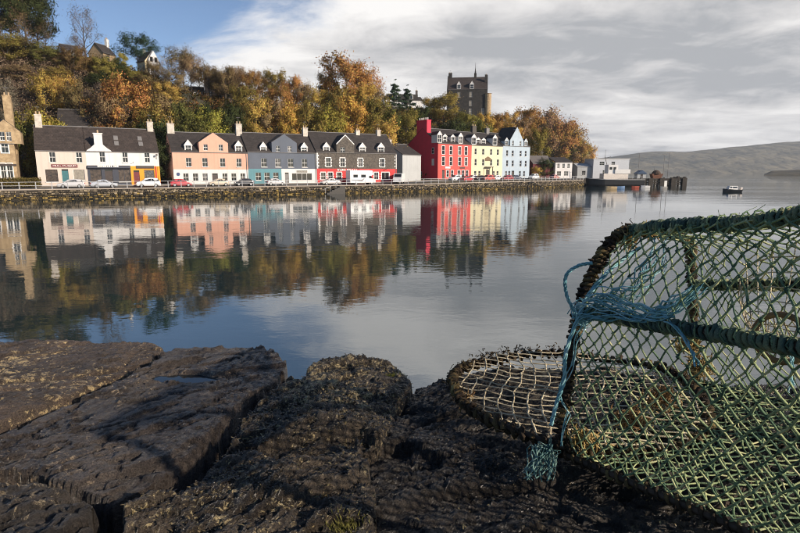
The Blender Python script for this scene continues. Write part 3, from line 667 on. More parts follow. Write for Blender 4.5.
for x_ in (190, 300, 470): 
    xq, zq = h.lx(*z5(x_, 372)); MB().tube([(xq, -.02, zq), (xq, -.5, zq+.15)], .025, 6).lathe([(.04, 0), (.13, -.2), (.0, -.2)], 8, (xq, -.5, zq+.15)).build('wall_lamp', M['doordark'], h.root)
# --- light grey house set back between charcoal and red
hg = House('grey_house', 'light grey gabled house squeezed between the charcoal and red houses', 'house', (.6, 129.5), R(52), 9, 2.1)
hg.body(7.5, 6.3, 8.9, W_['grey'], []); hg.roof(); hg.chimney(.6, .8, 9.8)
# --- second row: red, yellow, pale blue
TH2 = math.atan2(21, 29); o2 = Vector((10.1, 141.0, 2.5)); e2_ = Vector((math.cos(TH2), math.sin(TH2), 0)); n2 = Vector((math.sin(TH2), -math.cos(TH2), 0))
def row2(px):
    q = onp(px, 170, o2, n2); return (q.x, q.y)
def seg2(a, b):
    p, q = row2(a), row2(b); return p, math.hypot(q[0]-p[0], q[1]-p[1])
z6 = Z(395, 110, 6.66); z7 = Z(465, 110, 5.93)
o, W = seg2(437.8, 471.2); h = House('red_house', 'tall red house with windowed front and blank crimson gable end', 'house', o, TH2, 13.2, 2.5)
ws = row_ops(h, z6, (322, 372, 430, 473), 243, 298, 17)+row_ops(h, z6, (322, 372, 430, 473), 315, 370, 17)
gw = row_ops(h, z6, (350, 380, 425, 452, 478), 403, 445, 15); dd = h.op(z6(322, 0)[0], z6(0, 400)[1], z6(0, 458)[1], 2.6); dd = (dd[0], dd[1], .02, dd[3])
h.body(W, 9.1, 13.2, W_['redfront'], ws, None, gw+[dd], 3.0, [(0, W, W_['redfront'])])
MB().poly([(-.012, -.03, 0), (-.012, 0, 9.1), (-.012, 6.6, 13.2), (-.012, 13.2, 9.1), (-.012, 13.2, 0)]).build('gable_end', W_['red'], h.root)  # same house paint, its red raised here to offset the gable's shade
for q in ws: window(h.root, q, 0, 'tall'); surround(h.root, q, 0, M['white'], .13)
for q in gw: window(h.root, q, -.02, 'tall'); surround(h.root, q, -.02, M['white'], .12)
h.door(dd, M['doordark']); h.roof(side=.03)
for x_, yt, big in ((300, 140, 1), (345, 160, 0), (398, 163, 0), (440, 152, 1)):
    xc, zt_ = h.lx(z6(x_, 0)[0], z6(0, yt)[1]); h.dormer(xc, 1.5 if big else 1.4, 9.25, zt_-(.9 if big else .55), zt_-.1, yf=.1 if big else .7)
ch = MB().box(-.03, 1.3, 4.6, 9.0, 11.2, 15.2).box(-.12, 1.39, 4.5, 9.1, 15.2, 15.4).build('chimney', W_['red'], h.root)
for k in range(5): MB().lathe([(.14, 0), (.15, .6), (.18, .65)], 8, (.6, 5.1+k*.85, 15.4)).build('chimney_pot', M['letter'], ch)
def side_win(h, yc, zc, w, hh, pane=None):
    f_ = MB().box(-.07, -.014, yc-w/2-.12, yc+w/2+.12, zc-hh/2-.12, zc+hh/2+.12).build('window', M['white'], h.root)
    MB().box(-.085, -.072, yc-w/2, yc+w/2, zc-hh/2, zc+hh/2).build('pane', pane or M['glass'], f_)
    MB().box(-.10, -.086, yc-w/2, yc+w/2, zc-.04, zc+.04).build('sash_rail', M['white'], f_)
side_win(h, 2.0, 7.3, .7, 1.4); side_win(h, 2.0, 4.4, .7, 1.5, M['letter']); side_win(h, 7.4, 1.2, 1.3, 1.3); side_win(h, 11.6, 1.3, .9, .9)
xq, zq = h.lx(*z6(350, 383)); MB().box(xq-.9, xq+.9, -.10, -.03, zq-.25, zq+.25).build('sign_board', M['letter'], h.root)
xq, zq = h.lx(*z6(448, 385)); MB().box(xq-.9, xq+.9, -.10, -.03, zq-.2, zq+.2).build('sign_board', M['doordark'], h.root)
o, W = seg2(471.2, 502); h = House('yellow_house', 'pale yellow three-storey hotel with ornate dark porch, between red and pale blue', 'house', o, TH2, 12, 2.5)
ws = row_ops(h, z7, (63, 108, 155, 195), 232, 266, 12)+row_ops(h, z7, (63, 108, 155, 195), 292, 330, 12); gw = row_ops(h, z7, (60, 85, 170, 192), 362, 396, 12)
d0 = h.op(z7(133, 0)[0], z7(0, 355)[1], z7(0, 400)[1], 3); d0 = (d0[0], d0[1], .02, d0[3])
h.body(W, 9.0, 12.8, W_['yellow'], ws, None, gw+[d0], 3.0, [(0, W, W_['yellow'])])
for q in ws: window(h.root, q, 0, 'tall')
for q in gw: window(h.root, q, -.02, 'tall')
h.door(d0, M['doordark']); h.roof(side=.03)
for x_, yt, big in ((55, 143, 1), (90, 163, 0), (122, 166, 0), (180, 147, 1)):
    xc, zt_ = h.lx(z7(x_, 0)[0], z7(0, yt)[1]); h.dormer(xc, 1.7 if big else 1.5, 9.15, zt_-(.9 if big else .5), zt_-.1, yf=.05 if big else .7)
xc = (d0[0]+d0[1])/2
pc = MB().box(xc-1.3, xc+1.3, -1.0, -.03, 3.1, 3.3).box(xc-1.2, xc-1.05, -.95, -.8, 0, 3.1).box(xc+1.05, xc+1.2, -.95, -.8, 0, 3.1).build('porch', M['doordark'], h.root)
MB().prism([(xc-1.1, -.12, 4.9), (xc+1.1, -.12, 4.9), (xc+1.1, -.12, 5.6), (xc, -.12, 6.1), (xc-1.1, -.12, 5.6)], (0, .09, 0)).build('sign_board', mat('sign_brown', (.16, .10, .05), .6), h.root)
h.chimney(W*.52, 1.6, 14.6, mat('dark_chimney', (.09, .08, .07), .9), pots=3); h.chimney(W-.4, 1.2, 14.2, M['lead'], pots=2)
o, W = seg2(502, 529.2); h = House('pale_blue_house', 'pale blue three-storey house with pointed chimney gable at the row end', 'house', o, TH2, 12, 2.5)
ws = row_ops(h, z7, (250, 283, 330, 360), 241, 275, 11)+row_ops(h, z7, (250, 283, 330, 360), 300, 335, 11); gw = row_ops(h, z7, (243, 262, 325, 350), 362, 394, 11)
d0 = h.op(z7(283, 0)[0], z7(0, 360)[1], z7(0, 400)[1], 2.6); d0 = (d0[0], d0[1], .02, d0[3])
h.body(W, 9.2, 13.0, W_['paleblue'], ws, None, gw+[d0], 3.0, [(0, W, W_['paleblue'])])
for q in ws: window(h.root, q, 0, 'tall')
for q in gw: window(h.root, q, -.02, 'tall')
h.door(d0, M['doordark']); h.roof(side=.03)
g0 = h.lx(z7(266, 0)[0], 145)[0]; g1 = h.lx(z7(344, 0)[0], 145)[0]; gws = row_ops(h, z7, (283, 328), 184, 214, 10); gws = [(a, b, max(c, 9.3), max(c, 9.3)+1.4) for a, b, c, d in gws]
gb = h.gable(g0, g1, 10.9, 14.6, gws, W_['paleblue'])
ca, zc = h.lx(z7(303, 0)[0], z7(0, 118)[1]); MB().box((g0+g1)/2-.6, (g0+g1)/2+.6, -.13, .6, 13.2, zc).box((g0+g1)/2-.7, (g0+g1)/2+.7, -.2, .67, zc, zc+.15).build('gable_chimney', W_['paleblue'], gb)
for x_ in (-.25, .25): MB().lathe([(.14, 0), (.15, .5)], 8, ((g0+g1)/2+x_, .23, zc+.15)).build('chimney_pot', M['pot'], gb)
for x_ in (248, 362): h.dormer(h.lx(z7(x_, 0)[0], 145)[0], 1.5, 9.35, 10.6, 11.4, yf=.1, m=W_['paleblue'])
h.chimney(W-.5, .9, 15.0, W_['paleblue'], pots=2)
# --- small red and white house beyond the row
q = atY(532.5, 176, 172); h = House('small_house', 'small house with burgundy wing and white gabled front under the trees', 'house', (q.x, q.y), R(14), 8, 2.4)
h.body(7.2, 4.6, 7.0, W_['burgundy'], [(2.2, 3.4, 1, 2.6)], None); window(h.root, (2.2, 3.4, 1, 2.6), 0); h.roof(mat('roof_grey', (.16, .14, .13), .7, scale=2))
wg = [(7.9, 8.7, 3.2, 4.6), (9.7, 10.5, 3.2, 4.6), (11.5, 12.3, 3.2, 4.6), (7.9, 9.3, .8, 2.2), (10.4, 11.9, .8, 2.2)]
m_ = MB(); wall_cells(m_, 7.21, 13.2, 0, 5.0, wg, -1.2); m_.poly([(7.21, -1.2, 0), (7.21, -1.2, 5), (7.21, 6, 5), (7.21, 6, 0)]); m_.poly([(13.2, -1.2, 0), (13.2, 6, 0), (13.2, 6, 5), (13.2, -1.2, 5)])
wp = m_.build('white_wing', W_['white'], h.root)
for w_ in wg: window(wp, w_, -1.2, sub=True)
MB().prism([(7.1, -1.4, 5.0), (13.3, -1.4, 5.0), (13.3, 3.4, 6.6), (7.1, 3.4, 6.6)], (0, 0, .14)).build('wing_roof', M['slate'], h.root)
# --- sandstone house at the left edge
o, W = seg(-22, 17.5); h = House('sandstone_house', 'tan sandstone house with gabled dormer and tall chimney at the left edge', 'house', o, TH1, 9, 2.1)
z1 = Z(0, 90, 4.85)
ws = row_ops(h, z1, (22,), 247, 305, 34); ws.append((ws[0][0]-3.2, ws[0][1]-3.2, ws[0][2], ws[0][3])); gw = row_ops(h, z1, (18, 48), 357, 428, 28); gw.append((1.0, 2.0, gw[0][2], gw[0][3]))
h.body(W, 6.6, 10.4, W_['sandstone'], ws, None, gw, 3.1, [(0, W, W_['sandstone'])])
for q in ws: window(h.root, q, 0); surround(h.root, q, 0, M['white'], .15)
for q in gw: window(h.root, q, -.02); surround(h.root, q, -.02, M['white'], .14)
MB().box(0, W, -.16, -.022, 3.12, 3.4).build('string_course', M['doordark'], h.root)
h.roof()
x_, _ = h.lx(3.5, 120); gw2 = [(x_-.75, x_-.1, 7.0, 8.4), (x_+.1, x_+.75, 7.0, 8.4)]
h.gable(x_-2.0, x_+2.0, 8.5, 10.3, gw2, W_['sandstone'])
h.chimney(W-.45, 1.1, 14.2, W_['sandstone'], y=3.2, dy=1.5, z0=5, pots=2); h.chimney(W-.45, .8, 13.4, W_['sandstone'], y=6.4, dy=1.3, z0=6, pots=1)
# --- slate-roofed building behind the cream house
q = atY(57, 124, 108); h = House('slate_shed', 'low building with dark slate roof behind the cream house', 'outbuilding', (q.x, q.y), TH1-.1, 8, q.z-3.5)
h.body(10, 3.2, 6.6, W_['whinstone'], []); h.roof()
# --- hill houses
def villa(name, label, px, py_base, Y, W, D, eave, ridge, th, wall, wins, dorm=(), roofm=None, chim=(), side=()):
    q = atY(px, py_base, Y); h = House(name, label, 'house', (q.x, q.y), th, D, q.z); h.body(W, eave, ridge, wall, wins)
    for w in wins: window(h.root, w, 0)
    h.roof(roofm, over=.2, side=.2)
    for d in dorm: h.dormer(*d)
    for c in chim: h.chimney(*c)
    MB().box(.2, W-.2, .2, D-.2, -4, 0.02).build('foundation', M['darkstone'], h.root)
    return h
villa('hill_villa', 'cream hillside villa with dark roof below the dark conifer', 138, 76, 155, 4.4, 4.0, 3.6, 6.2, R(-38), W_['warm'], [(1.0, 2.0, 1, 2.6), (2.9, 3.8, 1, 2.6)], chim=[(.4, .6, 7.0)])
hv = bpy.data.objects['hill_villa']; MB().prism([(4.41, .6, 0), (4.41, 3.4, 0), (4.41, 3.4, 4.0), (4.41, 2.0, 6.3), (4.41, .6, 4.0)], (1.0, 0, 0)).build('gable_bay', W_['white'], hv)
for zq in (.9, 3.3):
    for yq in (.9, 2.2): MB().box(5.415, 5.44, yq, yq+.8, zq, zq+1.3).build('pane', M['glass'], hv)
villa('hill_cottage', 'tan stone cottage with steep gable on the upper left hillside', 104, 63, 158, 4.6, 5, 2.8, 5.4, R(75), W_['sandstone'], [(1.2, 2.1, .9, 2.2)], chim=[(4.4, .8, 7.2, W_['white'])])
villa('hill_bungalow', 'white gabled house half hidden by shrubs at the upper left', 64, 58, 165, 4.5, 5, 2.4, 4.2, R(48), W_['white'], [(1, 2, .8, 2.0), (3.6, 4.6, .8, 2.0)])
villa('hill_terrace', 'pale pink house glimpsed through trees above the pink house', 205, 101, 150, 8.5, 6, 5.6, 7.4, R(12), mat('faded_pink', (.62, .46, .38), .8), [(1, 2, 1, 2.6), (3.4, 4.4, 1, 2.6), (5.8, 6.8, 1, 2.6), (1, 2, 3.4, 4.8), (5.8, 6.8, 3.4, 4.8)])
villa('hill_lodge', 'long white wall of a house showing between bare trunks on the hill', 186, 102, 148, 4.6, 5, 2.8, 4.2, R(20), W_['white'], [(.6, 1.4, .6, 1.9), (3, 3.9, .6, 1.9)])
h = villa('hilltop_house', 'white hilltop house with flat dark dormer band beside two conifers', 384, 107, 250, 18, 9, 3.2, 5.2, R(12), W_['white'], [(2, 4, .8, 2.2), (8, 10, .8, 2.2), (13, 15, .8, 2.2)], chim=[(16.2, .9, 8.0, M['doordark'])])
MB().box(2, 16, 1.2, 7, 3.4, 6.0).build('dormer_band', M['slate'], h.root)
for x_ in (5, 12.2): 
    f_ = MB().box(x_, x_+1.5, 1.1, 1.21, 3.7, 5.6).build('dormer_window', M['white'], h.root); MB().box(x_+.2, x_+1.3, 1.07, 1.095, 3.9, 5.4).build('pane', M['glass'], f_)
# --- the tall dark baronial hotel on the hill
q = atY(446.5, 115, 280); h = House('tall_hotel', 'tall dark stone hotel with steep gables standing above the trees', 'hotel', (q.x, q.y), R(-8), 14, q.z)
wins = [(a, a+1.4, z_, z_+2.4) for z_ in (.2, 5.0, 9.0) for a in (2.3, 9.6, 16.2) if not (z_ > 4 and a > 12)]+[(5.2, 6.4, 9.2, 11.2)]
wins = [(5.4, 6.8, 8.6, 11.0), (11.3, 12.7, 8.6, 11.0), (11.3, 12.7, 4.4, 6.8), (11.3, 12.7, .2, 3.0), (17.4, 18.8, .2, 3.0)]
h.body(20.3, 12.3, 19.0, W_['darkgranite'], wins); 
for w_ in wins: window(h.root, w_, 0, 'tall', pane=M['curtain'])
h.roof(M['slate2'], side=-.5)
for xg in (0, 19.9):
    MB().prism([(xg, -.2, 12), (xg, 7, 20), (xg, 14.2, 12)], (.45, 0, 0)).build('gable_coping', W_['darkgranite'], h.root)
for xc in (5.4, 11.9): h.dormer(xc+.6, 2.0, 12.5, 14.6, 16.2, yf=.1)
h.chimney(1.3, 1.8, 21.3, W_['darkgranite'], pots=2); h.chimney(14, 1.2, 20.8, W_['darkgranite'], pots=1); h.chimney(19.4, 1.2, 19.6, W_['darkgranite'], y=4, pots=1)
MB().lathe([(.5, 0), (.1, 2.8), (.06, 5.4)], 8, (14, 7, 20.8)).build('spire', W_['darkgranite'], h.root)
tw = MB().lathe([(1.6, 0), (1.6, 10), (1.9, 10.1)], 14, (20.6, .6, 0)).build('lit_edge_turret', W_['sandstone'], h.root)  # tan colour stands in for sunlight on the hotel's right edge
MB().box(-.4, 20.7, -.4, 14.4, -9, 0).build('foundation', W_['darkgranite'], h.root)
# --- retaining wall and rail of the hill road
q0, q1 = atY(30, 115, 116), atY(108, 108, 121)
rw = tag(empty('hill_road_parapet', (q0.x, q0.y, q0.z-2)), 'pale rail on retaining wall along the hillside road above the slate roof', 'parapet')
d_ = q1-q0; MB().prism([(0, 0, 0), (d_.x, d_.y, d_.z), (d_.x, d_.y, d_.z+1.2), (0, 0, 1.2)], (0, .5, 0)).build('retaining_wall', M['darkstone'], rw)
MB().tube([(0, .2, 2.0), (d_.x, d_.y+.2, d_.z+2.0)], .09, 6).build('rail', M['white'], rw)
for k in range(9): MB().box(d_.x*k/8-.06, d_.x*k/8+.06, d_.y*k/8+.15, d_.y*k/8+.27, d_.z*k/8+1.15, d_.z*k/8+2.0).build('post', M['white'], rw)
# ------------------------------------------------------------------ trees
M['bark'] = mat('bark', (.10, .08, .062), .95, c2=(.04, .033, .027), scale=3)
LEAF = leaf_mat('foliage')
def tree_mesh(seed, H_, spread, limbs, leafn, leafs, start=.25, up=.6, tipsig=.055, form='round'):
    """returns (trunk object, crown object): tapered trunk with limbs, leaf faces clustered round the twigs"""
    r = random.Random(seed); rs = np.random.RandomState(seed); mb = MB(); tips = []
    top = H_*.86
    trunk = [Vector((0, 0, -1.2))]; n = 7
    for i in range(1, n+1): trunk.append(Vector((r.uniform(-.02, .02)*H_*i/n, r.uniform(-.02, .02)*H_*i/n, top*i/n)))
    r0 = H_*.022; mb.tube(trunk, [r0*(1.35 if i == 0 else 1-.88*i/n) for i in range(n+1)], 7)
    for li in range(limbs):
        q = start+(1-start)*((li+.5)/limbs)*.95; base = trunk[0].lerp(trunk[-1], 0)
        z = top*q; i0 = min(n-1, int(q*n)); base = trunk[i0].lerp(trunk[i0+1], q*n-i0)
        az = li*2.399+r.uniform(-.4, .4)
        if form == 'round': ln = spread*H_*math.sqrt(max(.12, 1-((q-.48)/.62)**2))*r.uniform(.75, 1.15)
        elif form == 'cone': ln = spread*H_*(1.08-q)*r.uniform(.85, 1.1)
        else: ln = spread*H_*(.35+.65*q)*r.uniform(.7, 1.1)
        el = up*(.35+.9*q)*r.uniform(.7, 1.2) if form != 'cone' else -.08
        d = Vector((math.cos(az)*math.cos(el), math.sin(az)*math.cos(el), math.sin(el)))
        mid = base+d*ln*.5+Vector((r.uniform(-.05, .05), r.uniform(-.05, .05), r.uniform(-.02, .05)))*ln; end = base+d*ln+Vector((0, 0, ln*(.08 if form != 'cone' else -.06)))
        rr = r0*(1-.8*q)*.55; mb.tube([base, mid, end], [rr, rr*.6, rr*.22], 5, False)
        ns = 4 if form != 'cone' else 3
        for k in range(ns):
            s0 = .35+.65*(k+.5)/ns; p = base.lerp(mid, s0*2) if s0 < .5 else mid.lerp(end, s0*2-1)
            d2 = (d+Vector((r.uniform(-1, 1), r.uniform(-1, 1), r.uniform(-.35, .8) if form != 'cone' else r.uniform(-.2, .1)))*.85).normalized(); l2 = ln*r.uniform(.28, .5)
            e2v = p+d2*l2; mb.tube([p, e2v], [rr*.35, rr*.1], 4, False); tips += [e2v, p.lerp(e2v, .6)]
            for k2 in range(2):
                d3 = (d2+Vector((r.uniform(-1, 1), r.uniform(-1, 1), r.uniform(-.5, .9)))*.8).normalized(); e3 = p.lerp(e2v, .55)+d3*l2*.55
                mb.tube([p.lerp(e2v, .55), e3], [rr*.16, rr*.05], 3, False); tips.append(e3)
        tips.append(end)
    tips.append(trunk[-1]+Vector((0, 0, H_*.06)))
    T = np.array([tuple(t) for t in tips]); keep = rs.rand(len(T)) > .1; T = T[keep]
    per = max(1, int(leafn/len(T))); sz = (.6+.9*rs.rand(len(T)))*tipsig*H_
    C = np.repeat(T, per, 0)+rs.randn(len(T)*per, 3)*np.repeat(sz, per)[:, None]*np.array([1, 1, .72 if form != 'cone' else .3])
    N = len(C); TT = np.repeat(T, per, 0); cc = np.array([0, 0, T[:, 2].mean()*.92]); o1 = C-TT; o1 /= np.maximum(1e-6, np.linalg.norm(o1, axis=1))[:, None]; o2 = C-cc; o2 /= np.maximum(1e-6, np.linalg.norm(o2, axis=1))[:, None]
    V, Fq, Nn = leaf_cloud(C, leafs*(.55+.9*rs.rand(N)), o1*.75+o2*.8+rs.randn(N, 3)*.22+np.array([0, 0, .1]), rs)
    me = mb; return me, V, Fq, Nn
PROTO = {}
def proto(key, *a, **k):
    mb, V, Fq, Nn = tree_mesh(*a, **k)
    hz = float(np.percentile(V[:, 2], 99)); rd = float(np.percentile(np.hypot(V[:, 0], V[:, 1]), 93))
    t = mb.build('trunk', M['bark']); c = np_mesh('crown', V, Fq, LEAF, None, True, Nn); PROTO[key] = (t.data, c.data, hz, rd); bpy.data.objects.remove(t); bpy.data.objects.remove(c)
proto('a', 11, 10, .42, 13, 11000, .15); proto('b', 12, 10, .36, 12, 9500, .15, start=.2, tipsig=.05)
proto('c', 13, 10, .48, 14, 11000, .15, start=.18, tipsig=.05); proto('d', 14, 10, .40, 12, 8000, .14, start=.3, tipsig=.065)
proto('s', 15, 10, .55, 15, 9000, .19, start=.05, up=.9, tipsig=.06)                # low, wide shrub shape
proto('t', 16, 10, .38, 16, 2600, .11, start=.18, up=.9, tipsig=.05)              # half bare
proto('n', 17, 10, .30, 18, 900, .08, start=.15, up=1.1, tipsig=.045)              # nearly leafless
proto('k', 18, 10, .34, 26, 9000, .14, start=.12, form='cone', tipsig=.03)         # conifer
proto('p', 19, 10, .40, 12, 7000, .13, start=.5, up=.35, tipsig=.05)               # pine
COLS = {'gold': (.255, .160, .042), 'rust': (.205, .108, .038), 'brown': (.145, .100, .054), 'olive': (.135, .108, .030), 'green': (.080, .082, .024), 'dark': (.030, .038, .015),
        'lime': (.19, .165, .035), 'grey': (.115, .092, .070), 'conifer': (.022, .034, .020), 'amber': (.265, .170, .048), 'dull': (.105, .075, .034)}
def plant_tree(px, ytop, wpx, t, key, c, label, name='tree', cat='tree', group=None, base=None):
    """tree standing on the hillside at bearing px, t metres behind the house line (or at distance -t), top at row ytop"""
    if t < 0: Y = -t; x = (px-400)/541*Y
    else:
        lo, hi = 60, 420
        for _ in range(50):
            Y = (lo+hi)/2; x = (px-400)/541*Y
            if (Y-rowY(x))*.86 < t: lo = Y
            else: hi = Y
    gz = ground_z(x, Y) if base is None else base
    topz = atY(px, ytop, Y).z; hgt = max(2.0, topz-gz); w = wpx/541*Y
    tm, cm, h0, ext = PROTO[key]
    sx = w/ext/1.0
    sc = min(max(sx, hgt/h0*.72), hgt/h0*2.4)
    r = tag(empty(name, (x, Y, gz-.2), rnd.uniform(0, 6.28)), label, cat, group)
    for nm, me in (('trunk', tm), ('crown', cm)):
        o_ = bpy.data.objects.new(nm, me); col.objects.link(o_); o_.parent = r; o_.scale = (sc, sc*rnd.uniform(.9, 1.1), hgt/h0)
        cc = COLS[c]; j = rnd.uniform(.82, 1.25)*1.7; o_.color = (cc[0]*j*rnd.uniform(.93, 1.07), cc[1]*j*rnd.uniform(.94, 1.06), cc[2]*j, 1)
    return r
